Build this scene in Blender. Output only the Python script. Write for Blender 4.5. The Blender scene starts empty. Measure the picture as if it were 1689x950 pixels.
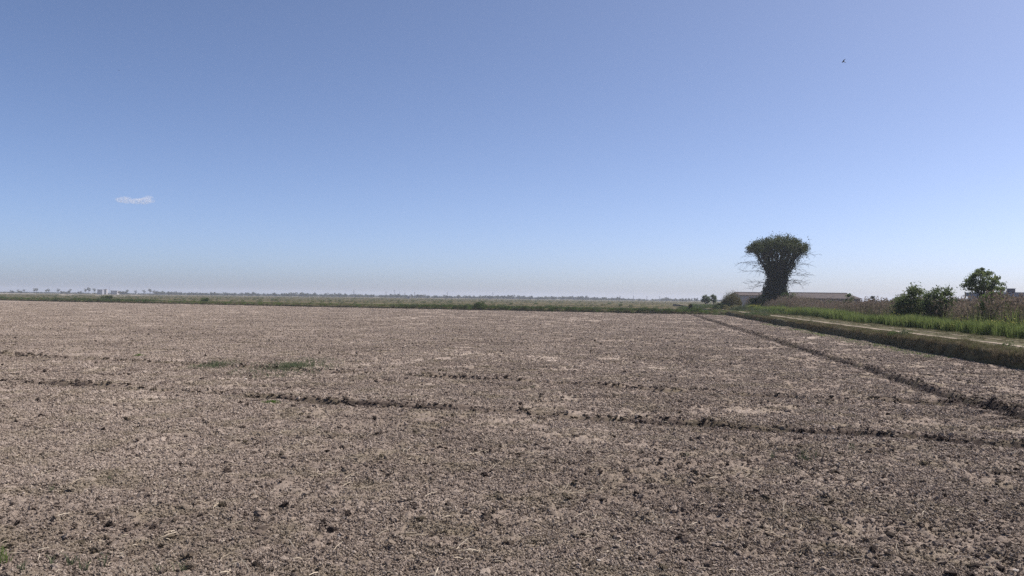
import bpy, bmesh, math, random
import numpy as np
from mathutils import Matrix, Vector

R = math.radians
rng = np.random.default_rng(7)
random.seed(7)
scene = bpy.context.scene
COL = scene.collection

# ------------------------------------------------------------------ camera
EYE = 2.2
cam_data = bpy.data.cameras.new('camera')
cam_data.lens = 28.0
cam_data.sensor_width = 36.0
cam_data.clip_start = 0.05
cam_data.clip_end = 20000
cam = bpy.data.objects.new('camera', cam_data)
COL.objects.link(cam)
cam.matrix_world = Matrix.Translation((0, 0, EYE)) @ Matrix.Rotation(R(90.70), 4, 'X') @ Matrix.Rotation(R(0.70), 4, 'Z')
scene.camera = cam

# ------------------------------------------------------------------ sky, sun, exposure
SUN_AZ, SUN_EL = 71.0, 53.0                      # azimuth clockwise from the view direction (+Y)
world = bpy.data.worlds.new('World')
scene.world = world
world.use_nodes = True
wn, wl = world.node_tree.nodes, world.node_tree.links
wn.clear()
sky = wn.new('ShaderNodeTexSky')
sky.sky_type = 'NISHITA'
sky.sun_disc = False
sky.sun_elevation = R(SUN_EL)
sky.sun_rotation = R(SUN_AZ)
sky.altitude = 0
sky.air_density = 0.47
sky.dust_density = 1.3
sky.ozone_density = 3.0
bg = wn.new('ShaderNodeBackground')
bg.inputs['Strength'].default_value = 0.139
wo = wn.new('ShaderNodeOutputWorld')
wb = wn.new('ShaderNodeMix'); wb.data_type = 'RGBA'; wb.blend_type = 'MULTIPLY'; wb.inputs['Factor'].default_value = 1.0
wb.inputs[7].default_value = (1.04, 1.015, 1.045, 1)      # the phone's cool, slightly magenta white balance
wl.new(sky.outputs[0], wb.inputs[6])
wl.new(wb.outputs[2], bg.inputs[0])
wl.new(bg.outputs[0], wo.inputs[0])

sun_data = bpy.data.lights.new('sun', 'SUN')
sun_data.energy = 5.0
sun_data.angle = R(0.53)
sun_data.color = (1.0, 0.945, 0.90)
sun = bpy.data.objects.new('sun', sun_data)
COL.objects.link(sun)
to_sun = Vector((math.sin(R(SUN_AZ)) * math.cos(R(SUN_EL)), math.cos(R(SUN_AZ)) * math.cos(R(SUN_EL)), math.sin(R(SUN_EL))))
sun.rotation_euler = to_sun.to_track_quat('Z', 'Y').to_euler()

vs = scene.view_settings
vs.view_transform = 'Standard'
vs.look = 'None'
vs.gamma = 1.0
vs.exposure = 0.25
vs.use_curve_mapping = False
scene.cycles.use_denoising = False
scene.cycles.max_bounces = 6
scene.cycles.transparent_max_bounces = 8
scene.cycles.volume_bounces = 4
scene.cycles.volume_step_rate = 4.0

# ------------------------------------------------------------------ numpy helpers
F = 1313.0                                        # focal length in photograph pixels
def col_at(px, d):                                # ground position of a picture column at a given distance
    return np.array([(px - 844.5) / F * d, d])

def hash2(ix, iy, seed):
    h = (ix.astype(np.int64) * 374761393 + iy.astype(np.int64) * 668265263 + seed * 974711) & 0x7fffffff
    h = ((h ^ (h >> 13)) * 1274126177) & 0x7fffffff
    return ((h ^ (h >> 16)) & 0xffff) / 65535.0

def vnoise(x, y, seed=0):
    x = np.asarray(x, float); y = np.asarray(y, float)
    ix, iy = np.floor(x), np.floor(y)
    fx, fy = x - ix, y - iy
    fx, fy = fx * fx * (3 - 2 * fx), fy * fy * (3 - 2 * fy)
    a, b = hash2(ix, iy, seed), hash2(ix + 1, iy, seed)
    c, d = hash2(ix, iy + 1, seed), hash2(ix + 1, iy + 1, seed)
    return (a + (b - a) * fx) * (1 - fy) + (c + (d - c) * fx) * fy - 0.5

def fbm(x, y, seed=0, octaves=3):
    t, a = 0.0, 1.0
    for k in range(octaves):
        t = t + a * vnoise(x * 2 ** k, y * 2 ** k, seed + k)
        a *= 0.5
    return t

def smooth(e0, e1, x):
    t = np.clip((x - e0) / (e1 - e0), 0, 1)
    return t * t * (3 - 2 * t)

def mesh_np(name, verts, polys, mats=(), attrs=None, mat_idx=None, smooth_shade=False):
    """polys: list of (n,k) integer arrays"""
    me = bpy.data.meshes.new(name)
    verts = np.asarray(verts, np.float32)
    me.vertices.add(len(verts))
    me.vertices.foreach_set('co', verts.ravel())
    polys = [np.asarray(p, np.int32) for p in polys if len(p)]
    loops = np.concatenate([p.ravel() for p in polys])
    counts = np.concatenate([np.full(len(p), p.shape[1], np.int32) for p in polys])
    starts = np.concatenate([[0], np.cumsum(counts)[:-1]]).astype(np.int32)
    me.loops.add(len(loops))
    me.loops.foreach_set('vertex_index', loops)
    me.polygons.add(len(counts))
    me.polygons.foreach_set('loop_start', starts)
    if mat_idx is not None:
        me.polygons.foreach_set('material_index', np.asarray(mat_idx, np.int32))
    me.polygons.foreach_set('use_smooth', np.full(len(counts), smooth_shade))
    for nm, (dom, data) in (attrs or {}).items():
        a = me.attributes.new(nm, 'FLOAT', dom)
        a.data.foreach_set('value', np.asarray(data, np.float32))
    for m in mats:
        me.materials.append(m)
    me.update(calc_edges=True)
    return me

def link(name, data, parent=None, loc=None):
    o = bpy.data.objects.new(name, data)
    COL.objects.link(o)
    if parent is not None:
        o.parent = parent
    if loc is not None:
        o.location = loc
    return o

def tag(o, label=None, cat=None, group=None, kind=None):
    if label: o['label'] = label
    if cat: o['category'] = cat
    if group: o['group'] = group
    if kind: o['kind'] = kind
    return o

class Geo:
    """collects vertices and polygons for one mesh"""
    def __init__(s):
        s.v, s.p, s.t, s.m, s.n = [], [], [], [], 0
    def add(s, v, polys, tone=None, mi=0):
        v = np.asarray(v, float)
        for p in polys:
            p = np.asarray(p, int)
            s.p.append(p + s.n)
            s.t.append(np.broadcast_to(0.5 if tone is None else tone, (len(p),)).astype(float))
            s.m.append(np.full(len(p), mi))
        s.v.append(v)
        s.n += len(v)
    def mesh(s, name, mats, smooth_shade=False):
        # polygons keep the order in which they were added
        return mesh_np(name, np.concatenate(s.v), s.p, mats, {'tone': ('FACE', np.concatenate(s.t))}, np.concatenate(s.m), smooth_shade)
    def box(s, lo, hi, mi=0, tone=None):
        x0, y0, z0 = lo; x1, y1, z1 = hi
        v = [(x0,y0,z0),(x1,y0,z0),(x1,y1,z0),(x0,y1,z0),(x0,y0,z1),(x1,y0,z1),(x1,y1,z1),(x0,y1,z1)]
        s.add(v, [[(0,3,2,1),(4,5,6,7),(0,1,5,4),(1,2,6,5),(2,3,7,6),(3,0,4,7)]], tone, mi)
    def tube(s, pts, rad, sides=6, mi=0, tone=None):
        pts = np.asarray(pts, float); rad = np.broadcast_to(rad, (len(pts),))
        tan = np.gradient(pts, axis=0)
        tan /= np.linalg.norm(tan, axis=1)[:, None] + 1e-9
        ref = np.array([0.0, 0, 1]) if abs(tan[:, 2]).mean() < 0.8 else np.array([1.0, 0, 0])
        u = np.cross(tan, ref); u /= np.linalg.norm(u, axis=1)[:, None] + 1e-9
        w = np.cross(tan, u)
        a = np.arange(sides) / sides * 2 * np.pi
        v = pts[:, None] + rad[:, None, None] * (np.cos(a)[None, :, None] * u[:, None] + np.sin(a)[None, :, None] * w[:, None])
        v = v.reshape(-1, 3)
        i, j = np.meshgrid(np.arange(len(pts) - 1), np.arange(sides), indexing='ij')
        j2 = (j + 1) % sides
        q = np.stack([i * sides + j, i * sides + j2, (i + 1) * sides + j2, (i + 1) * sides + j], -1).reshape(-1, 4)
        caps = [np.arange(sides)[None, ::-1], (np.arange(sides) + (len(pts) - 1) * sides)[None]]
        s.add(v, [q] + caps, tone, mi)
    def leaves(s, pos, size, aspect=0.5, mi=0, tone=None, flat=0.0):
        n = len(pos)
        size = np.broadcast_to(size, (n,))
        a = rng.normal(size=(n, 3)); a[:, 2] *= (1 - flat); a /= np.linalg.norm(a, axis=1)[:, None] + 1e-9
        b = rng.normal(size=(n, 3)); b[:, 2] *= (1 - flat)
        b -= (b * a).sum(1)[:, None] * a; b /= np.linalg.norm(b, axis=1)[:, None] + 1e-9
        v = np.stack([pos - a * size[:, None], pos + b * size[:, None] * aspect, pos + a * size[:, None], pos - b * size[:, None] * aspect], 1).reshape(-1, 3)
        q = np.arange(n * 4).reshape(n, 4)
        s.add(v, [q], rng.random(n) if tone is None else tone, mi)
    def blades(s, base, h, w, lean, mi=0, tone=None):
        """bent tapering grass blades: 5 vertices, a quad and a triangle each"""
        n = len(base)
        h = np.broadcast_to(h, (n,))[:, None]; w = np.broadcast_to(w, (n,))[:, None]; lean = np.broadcast_to(lean, (n,))[:, None]
        az = rng.random(n) * 2 * np.pi
        d = np.stack([np.cos(az), np.sin(az), np.zeros(n)], 1)
        az2 = rng.random(n) * 2 * np.pi
        sd = np.stack([np.cos(az2), np.sin(az2), np.zeros(n)], 1)
        up = np.array([0, 0, 1.0])
        mid = base + up * h * 0.6 + d * lean * h * 0.3
        tip = base + up * h * (1 - 0.3 * lean) + d * lean * h
        v = np.stack([base - sd * w / 2, base + sd * w / 2, mid + sd * w * 0.4, mid - sd * w * 0.4, tip], 1).reshape(-1, 3)
        k = np.arange(n)[:, None] * 5
        t = rng.random(n) if tone is None else np.broadcast_to(tone, (n,))
        s.add(v, [k + np.array([[0, 1, 2, 3]]), k + np.array([[3, 2, 4]])], t, mi)
        return tip

# ------------------------------------------------------------------ materials
def new_mat(name):
    m = bpy.data.materials.new(name); m.use_nodes = True
    nt = m.node_tree
    return m, nt.nodes, nt.links, nt.nodes['Principled BSDF']

def ramp(nodes, stops):
    r = nodes.new('ShaderNodeValToRGB')
    e = r.color_ramp.elements
    while len(e) < len(stops): e.new(0.5)
    for el, (p, c) in zip(e, stops):
        el.position = p; el.color = (*c, 1)
    return r

def math_node(nodes, links, op, a, b):
    m = nodes.new('ShaderNodeMath'); m.operation = op
    for i, x in enumerate((a, b)):
        if isinstance(x, (int, float)): m.inputs[i].default_value = x
        else: links.new(x, m.inputs[i])
    return m.outputs[0]

def plain(name, color, rough=0.8, noise=4.0, amount=0.25, bump=0.0):
    m, n, l, p = new_mat(name)
    tc = n.new('ShaderNodeTexCoord'); t = n.new('ShaderNodeTexNoise')
    t.inputs['Scale'].default_value = noise; t.inputs['Detail'].default_value = 6
    l.new(tc.outputs['Object'], t.inputs['Vector'])
    c = np.array(color)
    r = ramp(n, [(0.3, tuple(c * (1 - amount))), (0.7, tuple(np.minimum(c * (1 + amount), 1)))])
    l.new(t.outputs['Fac'], r.inputs[0]); l.new(r.outputs[0], p.inputs['Base Color'])
    p.inputs['Roughness'].default_value = rough; p.inputs['Specular IOR Level'].default_value = 0.15 if rough > 0.75 else 0.5
    if bump:
        b = n.new('ShaderNodeBump'); b.inputs['Distance'].default_value = bump
        l.new(t.outputs['Fac'], b.inputs['Height']); l.new(b.outputs[0], p.inputs['Normal'])
    return m

def leafy(name, stops, trans=0.35, rough=0.7):
    """leaf colour varies from leaf to leaf and plant to plant; light passes through"""
    m, n, l, p = new_mat(name)
    a = n.new('ShaderNodeAttribute'); a.attribute_name = 'tone'
    oi = n.new('ShaderNodeObjectInfo')
    f = math_node(n, l, 'ADD', math_node(n, l, 'MULTIPLY', a.outputs['Fac'], 0.65), math_node(n, l, 'MULTIPLY', oi.outputs['Random'], 0.35))
    r = ramp(n, stops)
    l.new(f, r.inputs[0]); l.new(r.outputs[0], p.inputs['Base Color'])
    p.inputs['Roughness'].default_value = rough
    p.inputs['Specular IOR Level'].default_value = 0.12
    tr = n.new('ShaderNodeBsdfTranslucent'); l.new(r.outputs[0], tr.inputs['Color'])
    mx = n.new('ShaderNodeMixShader'); mx.inputs[0].default_value = trans
    l.new(p.outputs[0], mx.inputs[1]); l.new(tr.outputs[0], mx.inputs[2])
    l.new(mx.outputs[0], n['Material Output'].inputs['Surface'])
    return m

def soil_material(name, per_instance, shift=0.0):
    m, n, l, p = new_mat(name)
    geo = n.new('ShaderNodeNewGeometry')
    def noise(scale, detail=4, rough=0.6):
        t = n.new('ShaderNodeTexNoise'); t.inputs['Scale'].default_value = scale
        t.inputs['Detail'].default_value = detail; t.inputs['Roughness'].default_value = rough
        l.new(geo.outputs['Position'], t.inputs['Vector']); return t.outputs['Fac']
    big, mid, fine, grit = noise(0.22, 4), noise(2.3, 4), noise(26, 5, 0.7), noise(95, 3, 0.7)
    f = math_node(n, l, 'ADD', math_node(n, l, 'MULTIPLY', big, 0.46), math_node(n, l, 'MULTIPLY', mid, 0.18))
    f = math_node(n, l, 'ADD', f, math_node(n, l, 'MULTIPLY', fine, 0.30))
    f = math_node(n, l, 'ADD', f, math_node(n, l, 'MULTIPLY', grit, 0.15))
    if per_instance:
        oi = n.new('ShaderNodeObjectInfo')
        f = math_node(n, l, 'ADD', f, math_node(n, l, 'MULTIPLY', math_node(n, l, 'SUBTRACT', oi.outputs['Random'], 0.62), 0.34))
    else:
        a = n.new('ShaderNodeAttribute'); a.attribute_name = 'tone'
        f = math_node(n, l, 'ADD', f, a.outputs['Fac'])
    if shift: f = math_node(n, l, 'ADD', f, shift)
    r = ramp(n, [(0.18, (0.050, 0.037, 0.030)), (0.36, (0.155, 0.119, 0.093)), (0.54, (0.275, 0.219, 0.174)), (0.78, (0.47, 0.388, 0.315))])
    l.new(f, r.inputs[0])
    # a thin scatter of chaff and moss colours the crust
    moss = n.new('ShaderNodeMix'); moss.data_type = 'RGBA'
    sel = noise(0.9, 5, 0.75)
    ms = n.new('ShaderNodeMapRange'); ms.inputs[1].default_value = 0.48; ms.inputs[2].default_value = 0.70; ms.inputs[4].default_value = 0.65
    l.new(sel, ms.inputs[0]); l.new(ms.outputs[0], moss.inputs['Factor'])
    moss.inputs[7].default_value = (0.19, 0.158, 0.096, 1)
    l.new(r.outputs[0], moss.inputs[6]); l.new(moss.outputs[2], p.inputs['Base Color'])
    p.inputs['Roughness'].default_value = 0.95
    p.inputs['Specular IOR Level'].default_value = 0.15
    b = n.new('ShaderNodeBump'); b.inputs['Distance'].default_value = 0.03; b.inputs['Strength'].default_value = 1.0
    hsum = math_node(n, l, 'ADD', fine, math_node(n, l, 'MULTIPLY', grit, 0.4))
    l.new(hsum, b.inputs['Height']); l.new(b.outputs[0], p.inputs['Normal'])
    return m

M = {}
M['soil'] = soil_material('tilled_soil', False)
M['clod'] = soil_material('clod_soil', True)
M['damp'] = soil_material('damp_clod_soil', True, -0.26)  # damp soil, with the rut ridges' shade painted into its colour
M['straw'] = leafy('straw', [(0.0, (0.36, 0.29, 0.20)), (1.0, (0.66, 0.57, 0.44))], 0.15)
M['stone'] = plain('pale_stone', (0.46, 0.41, 0.35), 0.7, 20, 0.2, 0.004)
M['grass'] = leafy('meadow_grass', [(0.0, (0.055, 0.075, 0.022)), (0.45, (0.105, 0.115, 0.04)), (0.75, (0.17, 0.15, 0.075)), (1.0, (0.26, 0.215, 0.13))])
M['dry_grass'] = leafy('dry_grass', [(0.0, (0.075, 0.07, 0.035)), (0.5, (0.155, 0.125, 0.075)), (1.0, (0.27, 0.22, 0.145))])
M['verge'] = leafy('verge_grass', [(0.0, (0.045, 0.055, 0.016)), (0.6, (0.085, 0.088, 0.030)), (1.0, (0.15, 0.125, 0.06))], 0.3)
M['fresh_grass'] = leafy('fresh_grass', [(0.0, (0.06, 0.12, 0.02)), (1.0, (0.16, 0.24, 0.05))], 0.4)
M['weed'] = leafy('grey_green_weed', [(0.0, (0.06, 0.085, 0.04)), (1.0, (0.16, 0.18, 0.10))], 0.3)
M['reed_green'] = leafy('green_reed', [(0.0, (0.075, 0.11, 0.03)), (0.6, (0.155, 0.20, 0.06)), (1.0, (0.25, 0.26, 0.10))], 0.5)
M['reed_dry'] = leafy('dry_reed', [(0.0, (0.10, 0.098, 0.045)), (0.6, (0.195, 0.175, 0.095)), (1.0, (0.29, 0.255, 0.155))], 0.3)
M['plume'] = leafy('reed_plume', [(0.0, (0.13, 0.095, 0.07)), (1.0, (0.25, 0.195, 0.145))], 0.35)
M['leaf'] = leafy('tree_leaf', [(0.0, (0.055, 0.08, 0.028)), (0.6, (0.11, 0.145, 0.055)), (1.0, (0.18, 0.21, 0.085))], 0.5)
M['crown_leaf'] = leafy('crown_leaf', [(0.0, (0.032, 0.045, 0.016)), (0.6, (0.068, 0.085, 0.030)), (1.0, (0.12, 0.135, 0.05))], 0.3)
M['ivy'] = leafy('ivy_leaf', [(0.0, (0.018, 0.026, 0.010)), (0.7, (0.038, 0.052, 0.018)), (1.0, (0.075, 0.09, 0.035))], 0.12, 0.45)
M['shrub'] = leafy('shrub_leaf', [(0.0, (0.04, 0.065, 0.02)), (0.6, (0.095, 0.135, 0.042)), (1.0, (0.16, 0.20, 0.07))], 0.45)
M['bright'] = leafy('bright_leaf', [(0.0, (0.065, 0.11, 0.025)), (1.0, (0.17, 0.23, 0.06))], 0.4)
M['yellow'] = leafy('yellow_flower', [(0.0, (0.25, 0.23, 0.05)), (1.0, (0.45, 0.40, 0.09))], 0.3)
M['olive'] = leafy('olive_twig', [(0.0, (0.11, 0.10, 0.045)), (1.0, (0.24, 0.215, 0.10))], 0.3)
M['far_leaf'] = leafy('far_leaf', [(0.0, (0.03, 0.045, 0.02)), (1.0, (0.075, 0.09, 0.04))], 0.2)
M['bark'] = plain('bark', (0.055, 0.046, 0.038), 0.9, 6, 0.4, 0.02)
M['twig'] = plain('grey_twig', (0.10, 0.088, 0.078), 0.9, 6, 0.3)
M['plaster'] = plain('plaster', (0.50, 0.50, 0.52), 0.9, 0.6, 0.12)
M['dark_wall'] = plain('weathered_wall', (0.17, 0.16, 0.17), 0.9, 0.8, 0.2)
M['roof'] = plain('old_roof_tiles', (0.088, 0.072, 0.066), 0.9, 1.2, 0.25, 0.03)
M['roof_grey'] = plain('grey_roof_sheet', (0.30, 0.30, 0.33), 0.7, 0.8, 0.15)
M['dark_metal'] = plain('dark_metal', (0.08, 0.08, 0.09), 0.6, 3, 0.2)
M['white_wall'] = plain('white_wall', (0.42, 0.39, 0.38), 0.9, 0.3, 0.06)
M['glass'] = plain('window_glass', (0.04, 0.045, 0.05), 0.15, 1, 0.1)
M['steel'] = plain('galvanised_steel', (0.28, 0.28, 0.30), 0.6, 2, 0.1)
M['bird'] = plain('dark_feather', (0.02, 0.02, 0.026), 0.6, 30, 0.3)

def ground_material():
    m, n, l, p = new_mat('rough_grassland')
    geo = n.new('ShaderNodeNewGeometry'); mp = n.new('ShaderNodeMapping')
    mp.inputs['Rotation'].default_value = (0, 0, R(26)); mp.inputs['Scale'].default_value = (0.0035, 0.028, 1)
    l.new(geo.outputs['Position'], mp.inputs['Vector'])
    t = n.new('ShaderNodeTexNoise'); t.inputs['Scale'].default_value = 1.0; t.inputs['Detail'].default_value = 7; t.inputs['Roughness'].default_value = 0.65
    l.new(mp.outputs[0], t.inputs['Vector'])
    r = ramp(n, [(0.34, (0.065, 0.068, 0.022)), (0.44, (0.120, 0.085, 0.048)), (0.54, (0.085, 0.085, 0.028)), (0.62, (0.14, 0.10, 0.058)), (0.72, (0.17, 0.145, 0.075))])
    l.new(t.outputs['Fac'], r.inputs[0]); l.new(r.outputs[0], p.inputs['Base Color'])
    p.inputs['Roughness'].default_value = 1.0; p.inputs['Specular IOR Level'].default_value = 0.1
    return m
M['ground'] = ground_material()
M['bank'] = plain('bank_turf', (0.088, 0.078, 0.040), 1.0, 1.3, 0.45, 0.03)
M['track'] = plain('pale_track', (0.30, 0.245, 0.185), 1.0, 1.6, 0.35, 0.02)
M['pale_soil'] = plain('pale_dry_soil', (0.42, 0.36, 0.30), 1.0, 0.05, 0.2)

# ------------------------------------------------------------------ layout of the land
A = R(9.3)                                        # the track and its bank run 9.3 degrees right of the view
T = np.array([math.sin(A), math.cos(A)]); N = np.array([math.cos(A), -math.sin(A)])
def so(s, o): return np.outer(np.atleast_1d(s), T) + np.outer(np.atleast_1d(o), N)      # along / across the track
FB0, FB1 = np.array([-420.0, 337.0]), np.array([38.0, 114.5])                           # foot of the bank at the far edge
FBD = (FB1 - FB0) / np.linalg.norm(FB1 - FB0); FBN = np.array([-FBD[1], FBD[0]])
if FBN[1] < 0: FBN = -FBN
def far_off(x, y): return (x - FB0[0]) * FBN[0] + (y - FB0[1]) * FBN[1]                  # + beyond the field
def right_off(x, y): return x * N[0] + y * N[1]
# wheel ruts: point, point, half width, depth, ridge, raggedness
RUTS = [((-17.9, 27.8), (9.7, 17.0), 0.17, 0.06, 0.07, 0.45), ((-12.6, 19.6), (7.9, 12.3), 0.18, 0.06, 0.065, 0.9)]
def line_dist(x, y, p, q):
    p, q = np.array(p), np.array(q); d = (q - p) / np.linalg.norm(q - p)
    return (x - p[0]) * -d[1] + (y - p[1]) * d[0], (x - p[0]) * d[0] + (y - p[1]) * d[1]

def rut_strength(x, y):
    """1 in the middle of a wheel rut, broken along its length"""
    out = np.zeros_like(x)
    for k, (p, q, w, dep, rid, rag) in enumerate(RUTS):
        c, a = line_dist(x, y, p, q)
        c = c + 0.35 * vnoise(a * 0.12, a * 0 + k, 31)
        br = np.clip(0.75 + 1.4 * rag * vnoise(a * 0.45 + k * 9, a * 0, 33), 0.3, 1)
        out = np.maximum(out, np.exp(-((c - 0.8 * w) / (w * 1.0)) ** 2) * br)
    c = right_off(x, y) - 7.1 + 0.12 * vnoise(y * 0.2, x * 0, 35)
    out = np.maximum(out, 1.0 * np.exp(-((c - 0.12) / 0.27) ** 2))
    return out

def field_height(x, y):
    r = np.hypot(x, y)
    z = 0.05 * fbm(x * 0.25, y * 0.25, 1, 2) + 0.045 * fbm(x * 1.3, y * 1.3, 3, 2)
    rough = 0.7 + 0.9 * np.clip(vnoise(x * 0.35, y * 0.35, 6) + 0.5, 0, 1) * smooth(-3, 6, x + 0.2 * (14 - y))
    fine = 0.055 * np.abs(vnoise(x * 7, y * 7, 8)) + 0.040 * vnoise(x * 13, y * 13, 9) + 0.034 * vnoise(x * 27, y * 27, 10) + 0.020 * vnoise(x * 55, y * 55, 11)
    z = z + fine * rough * (1 - 0.6 * smooth(25, 60, r))
    for k, (p, q, w, dep, rid, rag) in enumerate(RUTS):
        c, a = line_dist(x, y, p, q)
        c = c + 0.35 * vnoise(a * 0.12, a * 0 + k, 31)
        br = np.clip(0.75 + 1.5 * rag * vnoise(a * 0.45 + k * 9, a * 0, 33), 0.15, 1)
        z = z - br * dep * np.exp(-(c / w) ** 2) + br * rid * (0.9 + 1.1 * vnoise(a * 4, c * 4, 37) + 0.5 * vnoise(a * 11, c * 9, 39)) * np.exp(-((c - 1.4 * w) / (0.75 * w)) ** 2)
    c = right_off(x, y) - 7.1 + 0.12 * vnoise(y * 0.2, x * 0, 35)
    z = z - 0.13 * np.exp(-(c / 0.22) ** 2) + 0.09 * (1 + 0.8 * vnoise(x * 4, y * 4, 38)) * np.exp(-((c - 0.34) / 0.14) ** 2) + 0.04 * np.exp(-((c + 0.45) / 0.2) ** 2)
    return z

def loops(x, y):
    """old wheel marks where the tractor turned"""
    t = np.zeros_like(x)
    for cx, cy, rr in ((-15, 68, 6.0), (-15, 68, 7.9), (15, 62, 7), (15, 62, 8.9), (10, 50, 6), (-2, 80, 8), (-2, 80, 9.9), (24, 70, 9), (24, 70, 10.9)):
        d = np.abs(np.hypot(x - cx, (y - cy) / 2.2) - rr)
        t = np.maximum(t, np.exp(-(d / 0.38) ** 2) * (x > cx - rr * 0.2) * np.clip(0.75 + 0.8 * vnoise(x * 0.3, y * 0.3, 29), 0, 1))
    return t

def field_tone(x, y):
    """tones of the crust: dry pale patches, damp soil and painted ridge shade along the ruts, old wheel loops"""
    t = 0.16 * fbm(x * 0.09, y * 0.05, 21, 3) + 0.08 * fbm(x * 0.5, y * 0.22, 24, 2)
    for cx, cy, rx, ry in ((4.4, 16.0, 1.7, 0.9), (0.8, 27.5, 3.2, 1.4), (-3.0, 31, 3, 1.5), (-6.5, 9.0, 2.0, 1.1), (8.5, 13.2, 1.2, 0.6)):
        e = ((x - cx) / rx) ** 2 + ((y - cy) / ry) ** 2 + 1.2 * vnoise(x * 1.1, y * 1.1, 27)
        t = t + 0.11 * np.exp(-e)
    t = t - 0.40 * rut_strength(x, y)  # damp soil plus shade painted on the ridge slopes facing the viewer
    t = t + 0.10 * loops(x, y)
    t = t - 0.05 * smooth(2, 9, x) * smooth(16, 9, y)
    return t

# ------------------------------------------------------------------ ground sheet to the horizon, tilled field
def disc(name, radius, z, mat):
    g = Geo(); a = np.arange(64) / 64 * 2 * np.pi
    g.add(np.stack([np.cos(a) * radius, np.sin(a) * radius, np.full(64, z)], 1), [np.arange(64)[None]])
    return link(name, g.mesh(name, [mat]))
ground = tag(disc('ground', 4500, -0.3, M['ground']), kind='structure')

def build_field():
    ang = np.concatenate([np.linspace(-180, -48, 40)[:-1], np.linspace(-48, -37, 40)[:-1], np.linspace(-37, 37, 880), np.linspace(37, 48, 40)[1:], np.linspace(48, 180, 40)[1:]])
    rad = [0.0 + 0.4]
    while rad[-1] < 330:
        r = rad[-1]
        st = 0.3 if r < 4.2 else (0.1 if r < 5.2 else np.clip(r * r / 2400, 0.022, 1.6))
        rad.append(r + st)
    rad = np.array(rad)
    aa, rr = np.meshgrid(np.radians(ang), rad)
    x, y = np.sin(aa) * rr, np.cos(aa) * rr
    z = field_height(x, y)
    keep = (right_off(x, y) < 13.2) & (far_off(x, y) < 2.2) & (rr < 300)
    nr, na = x.shape
    idx = np.arange(nr * na).reshape(nr, na)
    q = np.stack([idx[:-1, :-1], idx[1:, :-1], idx[1:, 1:], idx[:-1, 1:]], -1).reshape(-1, 4)[:, ::-1]
    k = keep.ravel()[q].all(1)
    q = q[k]
    used = np.unique(q); remap = np.full(nr * na, -1); remap[used] = np.arange(len(used))
    v = np.stack([x.ravel(), y.ravel(), z.ravel()], 1)[used]
    tone = field_tone(v[:, 0], v[:, 1])
    me = mesh_np('field', v, [remap[q]], [M['soil']], {'tone': ('POINT', tone)}, smooth_shade=True)
    print('field quads', len(q))
    return link('field', me)
field = tag(build_field(), kind='structure')

# ------------------------------------------------------------------ scatter (ground cover only)
def hidden_collection(name, meshes):
    c = bpy.data.collections.new(name)
    for i, me in enumerate(meshes):
        c.objects.link(bpy.data.objects.new('%s_%02d' % (name, i), me))
    return c

def scatter(name, meshes, pos, scale, rot, parent=None, mat=None):
    n = len(pos)
    me = bpy.data.meshes.new(name)
    me.vertices.add(n); me.vertices.foreach_set('co', np.asarray(pos, np.float32).ravel())
    if mat: me.materials.append(mat)
    scale = np.asarray(scale, np.float32)
    if scale.ndim == 1: scale = np.repeat(scale[:, None], 3, 1)
    for nm, d in (('scl', scale), ('rot', np.asarray(rot, np.float32))):
        a = me.attributes.new(nm, 'FLOAT_VECTOR', 'POINT'); a.data.foreach_set('vector', np.ascontiguousarray(d).ravel())
    a = me.attributes.new('idx', 'INT', 'POINT'); a.data.foreach_set('value', rng.integers(0, len(meshes), n).astype(np.int32))
    o = link(name, me, parent)
    ng = bpy.data.node_groups.new(name, 'GeometryNodeTree')
    ng.interface.new_socket('Geometry', in_out='INPUT', socket_type='NodeSocketGeometry')
    ng.interface.new_socket('Geometry', in_out='OUTPUT', socket_type='NodeSocketGeometry')
    N_, L_ = ng.nodes, ng.links
    gi, go = N_.new('NodeGroupInput'), N_.new('NodeGroupOutput')
    ci = N_.new('GeometryNodeCollectionInfo')
    ci.inputs['Collection'].default_value = hidden_collection(name + '_kinds', meshes)
    ci.inputs['Separate Children'].default_value = True; ci.inputs['Reset Children'].default_value = True
    ip = N_.new('GeometryNodeInstanceOnPoints'); ip.inputs['Pick Instance'].default_value = True
    def attr(nm, ty):
        na = N_.new('GeometryNodeInputNamedAttribute'); na.data_type = ty; na.inputs['Name'].default_value = nm
        return na.outputs['Attribute']
    er = N_.new('FunctionNodeEulerToRotation')
    L_.new(gi.outputs[0], ip.inputs['Points']); L_.new(ci.outputs[0], ip.inputs['Instance'])
    L_.new(attr('idx', 'INT'), ip.inputs['Instance Index'])
    L_.new(attr('rot', 'FLOAT_VECTOR'), er.inputs[0]); L_.new(er.outputs[0], ip.inputs['Rotation'])
    L_.new(attr('scl', 'FLOAT_VECTOR'), ip.inputs['Scale'])
    L_.new(ip.outputs[0], go.inputs[0])
    md = o.modifiers.new('scatter', 'NODES'); md.node_group = ng
    return o

def zrot(n): return np.stack([np.zeros(n), np.zeros(n), rng.random(n) * 2 * np.pi], 1)

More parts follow.
